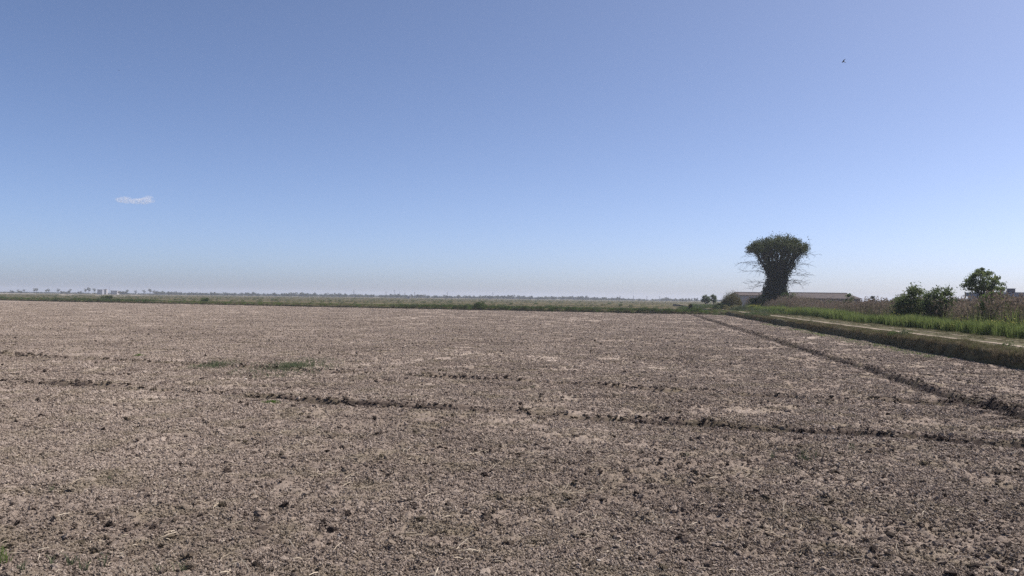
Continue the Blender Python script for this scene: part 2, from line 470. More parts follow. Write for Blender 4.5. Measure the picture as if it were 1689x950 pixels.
# ------------------------------------------------------------------ clods of the field
def clod_mesh(seed):
    rs = np.random.default_rng(seed)
    bm = bmesh.new()
    for k in range(int(rs.integers(2, 5))):
        lump = bmesh.ops.create_icosphere(bm, subdivisions=2 if k == 0 else 1, radius=1)['verts']
        dirs = rs.normal(size=(6, 3)); dirs /= np.linalg.norm(dirs, axis=1)[:, None]
        cut = 0.45 + 0.35 * rs.random(6)
        size = 0.8 if k == 0 else 0.3 + 0.3 * rs.random()
        a = rs.random() * 6.28; off = np.array([math.cos(a) * 0.75, math.sin(a) * 0.75, -0.15 + 0.3 * rs.random()]) * (k > 0)
        st = 0.8 + 0.5 * rs.random(3)
        for v in lump:
            p = np.array(v.co) * (1 + 0.22 * rs.normal())
            for d, c in zip(dirs, cut):            # chip flat faces off
                q = p @ d
                if q > c: p = p - d * (q - c) * 0.85
            p = p * st * size + off
            v.co = (p[0], p[1], p[2] * 0.72)
    me = bpy.data.meshes.new('clod'); bm.to_mesh(me); bm.free()
    me.materials.append(M['clod'])
    return me
CLODS = [clod_mesh(k) for k in range(9)]
DAMP_SHADE = []
for me_ in CLODS:
    me_ = me_.copy(); me_.materials.clear(); me_.materials.append(M['damp']); DAMP_SHADE.append(me_)

def clod_points():
    P, S, D = [], [], []
    def spread(n, r0, r1, s10, grow, power, damp):
        """clod number thins out and size grows smoothly with distance from the path"""
        r = np.exp(rng.random(n) * (math.log(r1) - math.log(r0)) + math.log(r0)); a = R(38) * (2 * rng.random(n) - 1)
        x, y = np.sin(a) * r, np.cos(a) * r
        dens = 0.25 + 1.0 * np.clip(vnoise(x * 0.45, y * 0.8, 41) + 0.3, 0, 1) + 0.7 * smooth(0, 6, x) * smooth(18, 9, y)
        k = (rng.random(n) < dens) & (right_off(x, y) < 12.0) & (far_off(x, y) < -0.3)
        x, y, r = x[k], y[k], r[k]
        P.append(np.stack([x, y], 1)); S.append(s10 * (r / 10) ** grow * (0.35 + 0.65 * rng.random(len(x)) ** power)); D.append(rng.random(len(x)) < damp + 0.22 * smooth(18, 60, r))
    spread(70000, 4.6, 240, 0.026, 0.42, 2.2, 0.05)
    spread(8500, 4.6, 70, 0.054, 0.2, 2.0, 0.6)
    # turned-up clods along ruts and furrow, most darkened for damp and painted ridge shade
    for k, (p, q, w, dep, rid, rag) in enumerate(RUTS):
        p, q = np.array(p), np.array(q); d = (q - p); L = np.linalg.norm(d); d /= L
        n = int(L * 75); a = rng.random(n) * (L * 1.3) - 0.1 * L; c = 0.16 + rng.normal(size=n) * 0.17
        ok = rng.random(n) < np.clip(0.75 + 1.2 * vnoise(a * 0.45 + k * 9, a * 0, 33), 0.3, 1)
        xy = p + np.outer(a, d) + np.outer(c, [-d[1], d[0]]); xy = xy[ok]
        P.append(xy); S.append(0.014 + 0.045 * rng.random(len(xy)) ** 2.0); D.append(rng.random(len(xy)) < 0.85)
    n = 5200; s = 6 + 112 * rng.random(n); o = 7.28 + rng.normal(size=n) * 0.15
    P.append(so(0, 0) * 0 + np.outer(s, T) + np.outer(o, N)); S.append(0.015 + 0.035 * rng.random(n) ** 2); D.append(rng.random(n) < 0.92)
    P, S, D = np.concatenate(P), np.concatenate(S), np.concatenate(D)
    k = np.hypot(P[:, 0], P[:, 1]) > 4.5
    return P[k], S[k], D[k]
cp, cs, cd_ = clod_points()
cz = field_height(cp[:, 0], cp[:, 1]) + cs * 0.36 + 0.004
order = np.argsort(-cs / np.hypot(cp[:, 0], cp[:, 1]))
vis = np.abs(cp[:, 0] / cp[:, 1]) < 0.66
order = np.concatenate([order[vis[order]], order[~vis[order]]])
near, rest = order[:280], order[280:]
for i in near:
    o = link('clod', (DAMP_SHADE if cd_[i] else CLODS)[int(rng.integers(len(CLODS)))], field, (cp[i, 0], cp[i, 1], cz[i]))
    s = cs[i]; o.scale = (s * (0.8 + 0.5 * rng.random()), s * (0.8 + 0.5 * rng.random()), s * (0.75 + 0.4 * rng.random()))
    o.rotation_euler = (rng.normal() * 0.25, rng.normal() * 0.25, rng.random() * 6.28)
for nm, kinds, sel, lab in (('small_clods', CLODS, rest[~cd_[rest]], 'countless small crumbs of dry brown soil covering the tilled field'), ('damp_shade_clods', DAMP_SHADE, rest[cd_[rest]], 'dark damp crumbs of soil along the ruts and furrow, ridge shade painted into their colour')):
    n = len(sel)
    sc3 = cs[sel][:, None] * (0.75 + 0.5 * rng.random((n, 3)))
    rt = zrot(n); rt[:, :2] = rng.normal(size=(n, 2)) * 0.35
    tag(scatter(nm, kinds, np.column_stack([cp[sel], cz[sel]]), sc3, rt, field, kinds[0].materials[0]), lab, kind='stuff')

# fine crumb: little spreads of crumbs laid all over the field
def crumb_patch(seed, n=46, rad=0.17):
    rs = np.random.default_rng(seed)
    t = (1 + 5 ** 0.5) / 2
    V = np.array([(-1, t, 0), (1, t, 0), (-1, -t, 0), (1, -t, 0), (0, -1, t), (0, 1, t), (0, -1, -t), (0, 1, -t), (t, 0, -1), (t, 0, 1), (-t, 0, -1), (-t, 0, 1)]) / 1.9
    Fc = np.array([(0,11,5),(0,5,1),(0,1,7),(0,7,10),(0,10,11),(1,5,9),(5,11,4),(11,10,2),(10,7,6),(7,1,8),(3,9,4),(3,4,2),(3,2,6),(3,6,8),(3,8,9),(4,9,5),(2,4,11),(6,2,10),(8,6,7),(9,8,1)])
    g = Geo()
    for k in range(n):
        sz = 0.0038 + 0.0122 * rs.random() ** 2.4
        v = V * (1 + 0.28 * rs.normal(size=(12, 1))) * sz * (0.8 + 0.5 * rs.random(3)) * np.array([1.1, 1.1, 0.95])
        a = rs.random() * 6.28; c_, s_ = math.cos(a), math.sin(a)
        v = np.column_stack([v[:, 0] * c_ - v[:, 1] * s_, v[:, 0] * s_ + v[:, 1] * c_, v[:, 2]])
        rr = rad * math.sqrt(rs.random()); b = rs.random() * 6.28
        g.add(v + np.array([math.cos(b) * rr, math.sin(b) * rr, sz * 0.25]), [Fc], (rs.random() - 0.45) * 0.36)
    return g.mesh('crumb_patch', [M['soil']])
def crumb_points():
    n = 110000
    r = np.exp(rng.random(n) * (math.log(200) - math.log(4.6)) + math.log(4.6)); a = R(38) * (2 * rng.random(n) - 1)
    # keep the cover even close by, where the log spread would pile up
    x, y = np.sin(a) * r, np.cos(a) * r
    k = (right_off(x, y) < 12.2) & (far_off(x, y) < -0.3) & (rng.random(n) < np.clip(0.30 + r / 18, 0, 0.9) * (0.25 + 0.45 * smooth(15, 50, r) + 1.1 * np.clip(vnoise(x * 0.8, y * 0.8, 44) + 0.4 + 0.5 * vnoise(x * 0.15, y * 0.15, 45), 0, 1)) * (1 - 0.96 * np.clip(1.7 * rut_strength(x, y), 0, 1)) * (1 - 0.85 * loops(x, y)))
    x, y, r = x[k], y[k], r[k]
    return np.column_stack([x, y, field_height(x, y)]), (r / 9) ** 0.46 * (0.6 + 0.5 * rng.random(len(x)))
cpos, csc = crumb_points()
print('crumb patches', len(cpos))
tag(scatter('crumbs', [crumb_patch(300 + k) for k in range(8)], cpos, csc, zrot(len(cpos)), field, M['soil']), 'fine crumbly tilth covering the whole field', kind='stuff')

# ------------------------------------------------------------------ straw and pale stones on the field
def build_straw():
    g = Geo(); n = 2000
    r = 5.2 + 17 * rng.random(n) ** 1.5; a = R(36) * (2 * rng.random(n) - 1)
    x, y = np.sin(a) * r, np.cos(a) * r
    cl = rng.integers(0, 60, n)                     # some of it lies in little heaps
    cx, cy = np.sin(R(36) * (2 * rng.random(60) - 1)), 0
    heap = rng.random(n) < 0.45
    hx = rng.random(60) * 0.0; hr = 5.5 + 9 * rng.random(60); ha = R(34) * (2 * rng.random(60) - 1)
    x = np.where(heap, np.sin(ha[cl]) * hr[cl] + rng.normal(size=n) * 0.10, x)
    y = np.where(heap, np.cos(ha[cl]) * hr[cl] + rng.normal(size=n) * 0.14, y)
    L = 0.03 + 0.16 * rng.random(n) ** 2.4
    az = rng.random(n) * 6.28; tilt = rng.normal(size=n) * 0.25; w = 0.0022 + 0.0026 * rng.random(n)
    for i in range(n):
        d = np.array([math.cos(az[i]), math.sin(az[i]), tilt[i]]); s = np.array([-d[1], d[0], 0])
        c = np.array([x[i], y[i], 0]); c[2] = float(field_height(np.array([x[i]]), np.array([y[i]]))[0]) + 0.024 + abs(tilt[i]) * L[i] * 0.4
        b = rng.normal() * 0.06 * L[i]
        pts = [c - d * L[i] / 2, c + s * b + np.array([0, 0, 0.006]), c + d * L[i] / 2]
        g.tube(pts, [w[i], w[i], w[i] * 0.7], 4, tone=rng.random())
    return link('straw', g.mesh('straw', [M['straw']]))
tag(build_straw(), 'pale dry straw scattered over the bare soil', 'straw', kind='stuff')

def stone_mesh(seed):
    rs = np.random.default_rng(seed)
    bm = bmesh.new(); bmesh.ops.create_icosphere(bm, subdivisions=2, radius=1)
    ph = rs.random(6) * 6.28
    for v in bm.verts:
        p = np.array(v.co)
        p = p * (1 + 0.10 * math.sin(3 * p[0] + ph[0]) + 0.10 * math.sin(4 * p[1] + ph[1]))
        v.co = (p[0] * 1.35, p[1], p[2] * 0.65)
    for f in bm.faces: f.smooth = True
    me = bpy.data.meshes.new('stone'); bm.to_mesh(me); bm.free(); me.materials.append(M['stone'])
    return me
STONES = [stone_mesh(50 + k) for k in range(3)]
for px, dep, sz in ((1470, 418, .024), (1676, 438, .022), (68, 292, .02), (78, 328, .013), (566, 397, .018), (618, 360, .014), (958, 340, .018),
                    (993, 438, .016), (1115, 420, .018), (408, 142, .03), (1620, 360, .02), (1665, 372, .022)):
    d = EYE * F / dep; p = col_at(px, d)
    z = float(field_height(np.array([p[0]]), np.array([p[1]]))[0])
    o = link('stone', STONES[int(rng.integers(3))], None, (p[0], p[1], z + sz * 0.35))
    o.scale = (sz, sz, sz); o.rotation_euler = (rng.normal() * .2, rng.normal() * .2, rng.random() * 6.28)
    tag(o, 'small pale rounded stone lying loose on the brown soil', 'stone', 'pale stones on the tilled field')

# ------------------------------------------------------------------ green growth on the field
def tuft(name, label, pos, radius, n, h, w, lean, mat, cat='weeds', squash=1.0):
    g = Geo()
    a = rng.random(n) * 6.28; r = radius * np.minimum(np.abs(rng.normal(size=n)) * 0.5, 0.85 + 0.1 * rng.random(n))
    dx, dy = np.cos(a) * r, np.sin(a) * r * squash
    z = field_height(pos[0] + dx, pos[1] + dy) - 0.005
    z0 = float(field_height(np.array([pos[0]]), np.array([pos[1]]))[0])
    clump = np.clip(vnoise(dx * 3 / radius + 7, dy * 3 / radius, int(n)) + 0.5, 0.15, 1)
    g.blades(np.stack([dx, dy, z - z0], 1), h * (0.4 + 0.6 * rng.random(n)) * (0.4 + 0.7 * clump), w, lean * (0.5 + rng.random(n)))
    return tag(link(name, g.mesh(name, [mat]), None, (pos[0], pos[1], z0)), label, cat)
def at_dep(px, dep): return col_at(px, EYE * F / dep)
tuft('weed_patch', 'small grey-green weed patch near the rut, round and loose', at_dep(357, 119), 0.7, 900, 0.24, 0.010, 0.8, M['weed'], squash=2.2)
tuft('weed_patch', 'widest grey-green patch of feathery weeds on the bare field', at_dep(482, 120), 1.5, 1900, 0.26, 0.011, 0.8, M['weed'], squash=2.6)
tuft('grass_tuft', 'bright green cushion of grass beside the clod-strewn rut', at_dep(452, 176), 0.24, 420, 0.085, 0.008, 0.7, M['fresh_grass'], 'grass')
tuft('grass_tuft', 'tiny bright green grass tuft beyond the second rut', at_dep(232, 104), 0.22, 200, 0.14, 0.01, 0.6, M['fresh_grass'], 'grass')
tuft('grass_clump', 'tall tuft of green grass with a dark muddy base', at_dep(8, 446), 0.09, 60, 0.20, 0.006, 0.45, M['bright'], 'grass')
tuft('weed_stalks', 'few thin upright green weed stalks on the dry soil', at_dep(1328, 262), 0.16, 40, 0.26, 0.007, 0.3, M['weed'])
for px, dep, nn, hh in ((45, 462, 14, .16), (95, 455, 9, .14), (128, 450, 12, .18), (150, 460, 10, .15), (180, 452, 8, .15), (270, 462, 8, .12), (310, 460, 7, .14), (185, 310, 6, .12), (92, 330, 5, .16),
                        (1275, 262, 9, .2), (1405, 246, 8, .16), (1135, 258, 8, .12), (640, 170, 10, .14), (880, 150, 12, .15)):
    tuft('grass_sprig', 'thin sprig of sparse green grass on the bare soil', at_dep(px, dep), 0.07, nn + 4, hh * 1.35, 0.006, 0.5, M['weed'], 'grass')['group'] = 'sparse grass sprigs on the field'
def moss_points():
    n = 2600; s = 34 + 45 * rng.random(n); o = 11.75 + 0.35 * rng.normal(size=n)
    xy = np.outer(s, T) + np.outer(o, N)
    return np.column_stack([xy, field_height(xy[:, 0], xy[:, 1])])

# ------------------------------------------------------------------ plant kinds for ground cover
def clump(nb, r, h0, h1, w0, w1, lean, mat, extra=None):
    g = Geo()
    a = rng.random(nb) * 6.28; rr = r * np.sqrt(rng.random(nb))
    base = np.stack([np.cos(a) * rr, np.sin(a) * rr, np.full(nb, -0.05)], 1)
    tips = g.blades(base, h0 + (h1 - h0) * rng.random(nb), w0 + (w1 - w0) * rng.random(nb), lean * (0.3 + rng.random(nb)))
    if extra: extra(g, tips)
    return g
GRASS = [clump(38, 0.22, 0.12, 0.38, 0.010, 0.02, 0.5, 0).mesh('grass_clump', [M['grass']]) for _ in range(4)]
DRY = [clump(38, 0.22, 0.10, 0.34, 0.010, 0.02, 0.7, 0).mesh('dry_clump', [M['dry_grass']]) for _ in range(4)]
SHORT = [clump(40, 0.26, 0.03, 0.12, 0.010, 0.02, 0.7, 0).mesh('short_clump', [M['verge']]) for _ in range(3)]
LIME = [clump(40, 0.22, 0.03, 0.11, 0.010, 0.02, 0.7, 0).mesh('lime_clump', [M['fresh_grass']]) for _ in range(2)]
GREEN = [clump(34, 0.30, 0.55, 1.15, 0.022, 0.045, 0.28, 0).mesh('green_clump', [M['reed_green']]) for _ in range(5)]
def plumes(g, tips):
    k = rng.random(len(tips)) < 0.7
    t = tips[k]
    for dz in (0.0, -0.07, -0.14):
        g.leaves(t + np.array([0, 0, dz]) + rng.normal(size=t.shape) * 0.02, 0.075, 0.4, mi=1)
REED = [clump(26, 0.35, 1.3, 2.3, 0.016, 0.03, 0.16, 0, plumes).mesh('reed_clump', [M['reed_dry'], M['plume']]) for _ in range(6)]
def weed_clump(n, r, h, mat):
    g = Geo(); a = rng.random(n) * 6.28; rr = r * np.sqrt(rng.random(n)); hh = h * (1 - (rr / r) ** 2 * 0.7) * rng.random(n) ** 0.6
    g.leaves(np.stack([np.cos(a) * rr, np.sin(a) * rr, hh], 1), 0.03 + 0.045 * rng.random(n), 0.5)
    return g.mesh('weed_clump', [mat])
WEED = [weed_clump(110, 0.4, 0.55, M['shrub']) for _ in range(3)] + [weed_clump(110, 0.4, 0.5, M['weed']) for _ in range(2)]
def flower(g, tips): g.leaves(tips[rng.random(len(tips)) < 0.8], 0.045, 0.8, mi=1)
FLOWER = [clump(26, 0.35, 0.5, 1.1, 0.02, 0.03, 0.25, 0, flower).mesh('flower_clump', [M['reed_green'], M['yellow']]) for _ in range(3)]

# ------------------------------------------------------------------ bank along the far edge of the field
def ridge(name, p0, direction, length, profile, mat, step=0.8, amp=0.08, seed=60):
    """profile: (offset, height) pairs swept along a line"""
    d = np.array(direction); nn = np.array([-d[1], d[0]])
    s = np.arange(0, length, step); pr = np.array(profile)
    S, K = np.meshgrid(s, np.arange(len(pr)), indexing='ij')
    O = pr[K, 0]; Z = pr[K, 1]
    X = p0[0] + S * d[0] + O * nn[0]; Y = p0[1] + S * d[1] + O * nn[1]
    w = np.clip((Z + 0.2) * 2, 0, 1)
    Z = Z + w * amp * (fbm(X * 0.6, Y * 0.6, seed, 3) + 0.6 * fbm(X * 0.07, Y * 0.07, seed + 5, 2))
    n1, n2 = X.shape; idx = np.arange(n1 * n2).reshape(n1, n2)
    q = np.stack([idx[:-1, :-1], idx[1:, :-1], idx[1:, 1:], idx[:-1, 1:]], -1).reshape(-1, 4)
    me = mesh_np(name, np.stack([X.ravel(), Y.ravel(), Z.ravel()], 1), [q], [mat], smooth_shade=True)
    return link(name, me)
FL = np.linalg.norm(FB1 - FB0)
sgn = 1 if np.dot(np.array([-FBD[1], FBD[0]]), FBN) > 0 else -1
FPROF = [(-0.1, -0.3), (0, 0.02), (0.18, 0.26), (0.4, 0.42), (1.0, 0.5), (2.2, 0.48), (3.4, 0.3), (4.6, -0.4)]
tag(ridge('far_bank', FB0, FBD, FL, [(sgn * o, z) for o, z in FPROF], M['bank'], 0.9, 0.16), kind='structure')
def along_far(n, o0, o1):
    # denser where the bank comes nearest to the view
    s = FL * (1 - rng.random(n) ** 1.4 * 0.86); o = o0 + (o1 - o0) * rng.random(n)
    xy = FB0 + np.outer(s, FBD) + np.outer(o, FBN)
    z = np.interp(o, [p[0] for p in FPROF], [p[1] for p in FPROF])
    return np.column_stack([xy, z - 0.05])
def patchy(P, seed, f=0.05, thr=0.0):
    return P[vnoise(P[:, 0] * f, P[:, 1] * f, seed) + 0.25 * (rng.random(len(P)) - 0.5) > thr]
P = along_far(9000, 0.1, 3.0)
tag(scatter('far_bank_grass', GRASS + DRY + [clump(34, 0.25, 0.15, 0.40, 0.012, 0.022, 0.5, 0).mesh('bright_clump', [M['fresh_grass']]) for _ in range(5)], P, 0.65 + 0.75 * rng.random(len(P)), zrot(len(P)), None, M['grass']), 'rough grass growing along the bank at the far edge of the field', 'grass', kind='stuff')
P = patchy(along_far(5000, 0.2, 2.6), 71, 0.06, 0.06)
tag(scatter('far_bank_weeds', WEED, P, 0.5 + 0.7 * rng.random(len(P)), zrot(len(P)), None, M['shrub']), 'dark leafy weeds in patches along the far bank', 'weeds', kind='stuff')

# low banks between the fields beyond, and strips of bare pale soil
for k, d in enumerate((62, 130, 215, 330, 470, 640)):
    p0 = FB0 + FBN * d - FBD * 200
    tag(ridge('field_bank', p0, FBD, 1100 + d, [(-1.6, -0.4), (-0.7, 0.05), (0, 0.16), (0.7, 0.05), (1.6, -0.4)], M['bank'], 4.0, 0.2, 80 + k), kind='structure')
n = 7000; kk = rng.integers(0, 6, n); dd = np.array((62, 130, 215, 330, 470, 640))[kk]
P = FB0 + np.outer(FL * 1.5 * rng.random(n) - 20, FBD) + np.outer(dd + rng.normal(size=n) * 0.7, FBN)
P = np.column_stack([P, np.full(n, -0.08)])
tag(scatter('field_bank_grass', DRY + WEED[:3], P, 0.8 + 0.9 * rng.random(n), zrot(n), None, M['dry_grass']), 'dry grass lines on the low banks between the fields beyond', 'grass', kind='stuff')
def strip(px0, px1, d0, d1):
    g = Geo(); a0, a1 = col_at(px0, d0), col_at(px1, d0); b0, b1 = col_at(px0, d1), col_at(px1, d1)
    g.add([(*a0, -0.28), (*a1, -0.28), (*b1, -0.28), (*b0, -0.28)], [[(0, 1, 2, 3)]])
    tag(link('bare_soil_strip', g.mesh('bare_soil_strip', [M['pale_soil']])), kind='structure')
strip(98, 122, 640, 900); strip(158, 207, 560, 820); strip(-40, 60, 900, 1000); strip(215, 330, 800, 860)

# ------------------------------------------------------------------ raised bank with the track on the right
RP = [(12.2, -0.3), (12.28, 0.0), (12.34, 0.25), (12.42, 0.46), (12.62, 0.55), (13.3, 0.58), (14.0, 0.54), (14.6, 0.57), (15.3, 0.57), (15.8, 0.54), (16.4, 0.57), (17.4, 0.55), (18.4, 0.45), (19.6, 0.2), (21.5, -0.45)]
RX, RZ = [p[0] for p in RP], [p[1] for p in RP]
def bank_z(s, o):
    base = np.interp(o, RX, RZ)
    # beyond the far corner of the field the bank sinks to a gentle rise
    xy = np.outer(np.ravel(s), T) + np.outer(np.ravel(o), N)
    x, y = xy[:, 0].reshape(np.shape(s)), xy[:, 1].reshape(np.shape(s))
    w = np.clip((base + 0.2) * 2, 0, 1)
    rough = 0.10 * fbm(x * 0.5, y * 0.5, 90, 3) * (1 - 0.7 * ((o > 13.3) & (o < 17))) + 0.10 * fbm(x * 0.06, y * 0.06, 95, 2)
    return base + w * rough
def right_mesh(name, oo, ss, lift, mat):
    S, O = np.meshgrid(ss, oo, indexing='ij')
    Z = bank_z(S, O) + lift
    wob = 0.25 * fbm(S * 0.08, S * 0 + 3, 97, 2) + (0.12 * fbm(S * 0.7, S * 0 + 5, 98, 2) if name == 'track' else 0.24 * fbm(S * 0.8, O * 1.5, 99, 3) * (O < 13.3))
    X = S * T[0] + (O + wob) * N[0]; Y = S * T[1] + (O + wob) * N[1]
    n1, n2 = X.shape; idx = np.arange(n1 * n2).reshape(n1, n2)
    q = np.stack([idx[:-1, :-1], idx[:-1, 1:], idx[1:, 1:], idx[1:, :-1]], -1).reshape(-1, 4)[:, ::-1]
    return np.stack([X.ravel(), Y.ravel(), Z.ravel()], 1), q
ss = np.concatenate([np.arange(-30, 110, 0.35), np.arange(110, 330, 1.0)])
oo = np.concatenate([np.concatenate([np.linspace(12.15, 12.8, 12), np.linspace(12.9, 13.4, 5)]), np.linspace(13.55, 17.4, 22), np.linspace(17.8, 21.5, 8)])
v, q = right_mesh('bank', oo, ss, 0, M['bank'])
tag(link('track_bank', mesh_np('track_bank', v, [q], [M['bank']], smooth_shade=True)), kind='structure')
g = Geo()
for o0, o1 in ((13.8, 14.2), (15.68, 15.84)):
    v, q = right_mesh('track', np.linspace(o0, o1, 6), ss, 0.022, M['track'])
    g.add(v, [q])
tag(link('track', g.mesh('track', [M['track']], True)), kind='structure')

def along_right(n, s0, s1, o0, o1, power=1.6):
    s = s0 + (s1 - s0) * rng.random(n) ** power; o = o0 + (o1 - o0) * rng.random(n)
    xy = np.outer(s, T) + np.outer(o, N)
    return np.column_stack([xy, bank_z(s, o) - 0.03]), s, o
P, s, o = along_right(7000, 8, 150, 12.42, 13.0)
tag(scatter('bank_grass', DRY + GRASS[:2], P, 0.3 + 0.4 * rng.random(len(P)), zrot(len(P)), None, M['dry_grass']), 'dry brown grass on the steep face of the track bank', 'grass', kind='stuff')
P = along_right(3600, 8, 150, 12.27, 12.5)[0]
tag(scatter('bank_face_grass', DRY, P, 0.2 + 0.35 * rng.random(len(P)), zrot(len(P)), None, M['dry_grass']), 'sparse dead grass clinging to the dark cut face of the track bank', 'grass', kind='stuff')
P = patchy(along_right(2200, 10, 150, 12.3, 13.3)[0], 73, 0.25, 0.2)
tag(scatter('bank_weeds', WEED, P, 0.3 + 0.35 * rng.random(len(P)), zrot(len(P)), None, M['shrub']), 'green weeds sprouting on the face of the track bank', 'weeds', kind='stuff')
P, s, o = along_right(34000, 8, 230, 13.0, 19.5)
k = ~(((o > 13.78 + 0.2 * vnoise(s * 0.5, s * 0, 3)) & (o < 14.28 + 0.2 * vnoise(s * 0.5, s * 0, 4))) | ((o > 15.55) & (o < 15.95) & (rng.random(len(o)) < 0.6)))
P, o = P[k], o[k]
tag(scatter('verge_grass', SHORT, P, (0.45 + 0.5 * rng.random(len(P))) * (0.5 + 1.0 * smooth(14.3, 16.0, o)), zrot(len(P)), None, M['grass']), 'short trodden grass on both sides of the pale track', 'grass', kind='stuff')
P, s, o = along_right(6000, 8, 200, 14.5, 17.8); P = P[(rng.random(len(o)) < 0.35 + 0.2 * (o - 14.5)) & ~((o > 15.55) & (o < 15.95))]
tag(scatter('verge_tufts', GRASS + DRY, P, 0.22 + 0.35 * rng.random(len(P)), zrot(len(P)), None, M['grass']), 'longer grass tufts between the track and the green reeds', 'grass', kind='stuff')
P = moss_points()
tag(scatter('foot_grass', LIME, P, 0.5 + 0.6 * rng.random(len(P)), zrot(len(P)), None, M['fresh_grass']), 'yellow-green grass strip at the foot of the track bank', 'grass', kind='stuff')

def beside(n, s0, s1, o0, o1, power=1.3, z=None):
    s = s0 + (s1 - s0) * rng.random(n) ** power; o = o0 + (o1 - o0) * rng.random(n)
    xy = np.outer(s, T) + np.outer(o, N)
    zz = np.where(o < 21.5, bank_z(s, np.minimum(o, 21.4)), -0.3) if z is None else np.full(n, z)
    return np.column_stack([xy, np.maximum(zz, -0.3)])
P = beside(9000, 12, 140, 17.4, 22.5)
P = P[right_off(P[:, 0], P[:, 1]) > 17.6 + 1.2 * vnoise(P[:, 0] * 0.2, P[:, 1] * 0.2, 75)]
sc_ = (0.75 + 0.5 * rng.random(len(P))) * (0.85 + 0.5 * vnoise(P[:, 0] * 0.15, P[:, 1] * 0.15, 76))
tag(scatter('green_reeds', GREEN, P, sc_, zrot(len(P)), None, M['reed_green']), 'belt of fresh green reeds along the track', 'reeds', kind='stuff')
P = patchy(beside(380, 15, 120, 17.6, 20.5), 77, 0.12, 0.27)
tag(scatter('yellow_weeds', FLOWER, P, 0.7 + 0.4 * rng.random(len(P)), zrot(len(P)), None, M['yellow']), 'yellow flowering weeds among the green reeds', 'weeds', kind='stuff')
P = beside(9000, 14, 175, 21.5, 48)
P = P[(right_off(P[:, 0], P[:, 1]) < 30) | (rng.random(len(P)) < 0.6)]
sc_ = (1.0 + 0.45 * rng.random(len(P))) * (1.0 + 0.5 * vnoise(P[:, 0] * 0.07, P[:, 1] * 0.07, 78)) * (1 + 0.08 * smooth(70, 130, P[:, 1]))
tag(scatter('brown_reeds', REED + [clump(30, 0.45, 1.0, 1.7, 0.03, 0.05, 0.25, 0).mesh('green_reed_clump', [M['reed_green']]) for _ in range(3)], P, sc_, zrot(len(P)), None, M['reed_dry']), 'tall brown reed bed with feathery plumes', 'reeds', kind='stuff')
# rough weeds around the end of the track and the corner of the field
s = 100 + 120 * rng.random(4200); o = 9 + 18 * rng.random(4200)
xy = np.outer(s, T) + np.outer(o, N); k = (far_off(xy[:, 0], xy[:, 1]) > -2.0) | (o > 12.3); k &= ~((o > 12.3) & (o < 15.0) & (s < 165))
xy, s, o = xy[k], s[k], o[k]
zz = np.where((o > 12) & (o < 21.4), bank_z(s, np.clip(o, 12, 21.4)), -0.05)
P = np.column_stack([xy, zz - 0.03])
tag(scatter('corner_weeds', WEED + DRY + GRASS, P, 0.6 + 0.9 * rng.random(len(P)), zrot(len(P)), None, M['weed']), 'mixed rough weeds around the far corner of the field', 'weeds', kind='stuff')

# ------------------------------------------------------------------ trees and shrubs
def blob_points(blobs, nclump, nleaf, spread, shell=0.55):
    """leaf positions in clumps spread through ellipsoids"""
    vol = np.array([b[3] * b[4] * b[5] for b in blobs]) ** 0.8
    which = rng.choice(len(blobs), nclump, p=vol / vol.sum())
    B = np.array(blobs, float)[which]
    d = rng.normal(size=(nclump, 3)); d /= np.linalg.norm(d, axis=1)[:, None]
    r = shell + (1 - shell) * rng.random(nclump) ** 0.5
    C = B[:, :3] + d * r[:, None] * B[:, 3:6]
    ci = rng.integers(0, nclump, nleaf)
    sp = spread * (0.5 + rng.random(nclump))[ci]
    return C, C[ci] + rng.normal(size=(nleaf, 3)) * sp[:, None] * np.array([1, 1, 0.7])

def bent(p, q, sag=0.1, n=5, wob=0.05):
    p, q = np.array(p, float), np.array(q, float); t = np.linspace(0, 1, n)[:, None]
    L = np.linalg.norm(q - p)
    pts = p + (q - p) * t + np.array([0, 0, 1.0]) * (np.sin(np.pi * t) * sag * L)
    pts[1:-1] += rng.normal(size=(n - 2, 3)) * wob * L
    return pts

def tree(name, label, cat, xy, blobs, nleaf, leaf, mat, trunk_r=0.08, nclump=60, spread=0.25, nlimb=14, z0=-0.3, group=None, stems=1, shell=0.5):
    root = link(name, None, None, (xy[0], xy[1], z0)); tag(root, label, cat, group)
    C, L = blob_points(blobs, nclump, nleaf, spread, shell)
    L = L[L[:, 2] > 0.03]
    g = Geo(); top = max(b[2] for b in blobs); mx = np.mean([b[0] for b in blobs]); my = np.mean([b[1] for b in blobs])
    for k in range(stems):
        ox, oy = (0, 0) if stems == 1 else rng.normal(size=2) * 0.25
        fork = np.array([mx * 0.6 + ox * 2, my * 0.6 + oy * 2, top * (0.45 if stems == 1 else 0.6)])
        g.tube(bent((ox, oy, -0.1), fork, 0, 5, 0.02), np.linspace(trunk_r, trunk_r * 0.6, 5), 7)
        for c in C[rng.permutation(len(C))[:max(2, nlimb // stems)]]:
            g.tube(bent(fork * (0.75 + 0.25 * rng.random()), c, 0.06, 4, 0.05), np.linspace(trunk_r * 0.4, trunk_r * 0.08, 4), 5)
    link('trunk', g.mesh('trunk', [M['bark']], True), root)
    g = Geo(); g.leaves(L, leaf * (0.6 + 0.8 * rng.random(len(L))), 0.5)
    link('crown', g.mesh('crown', [mat]), root)
    return root

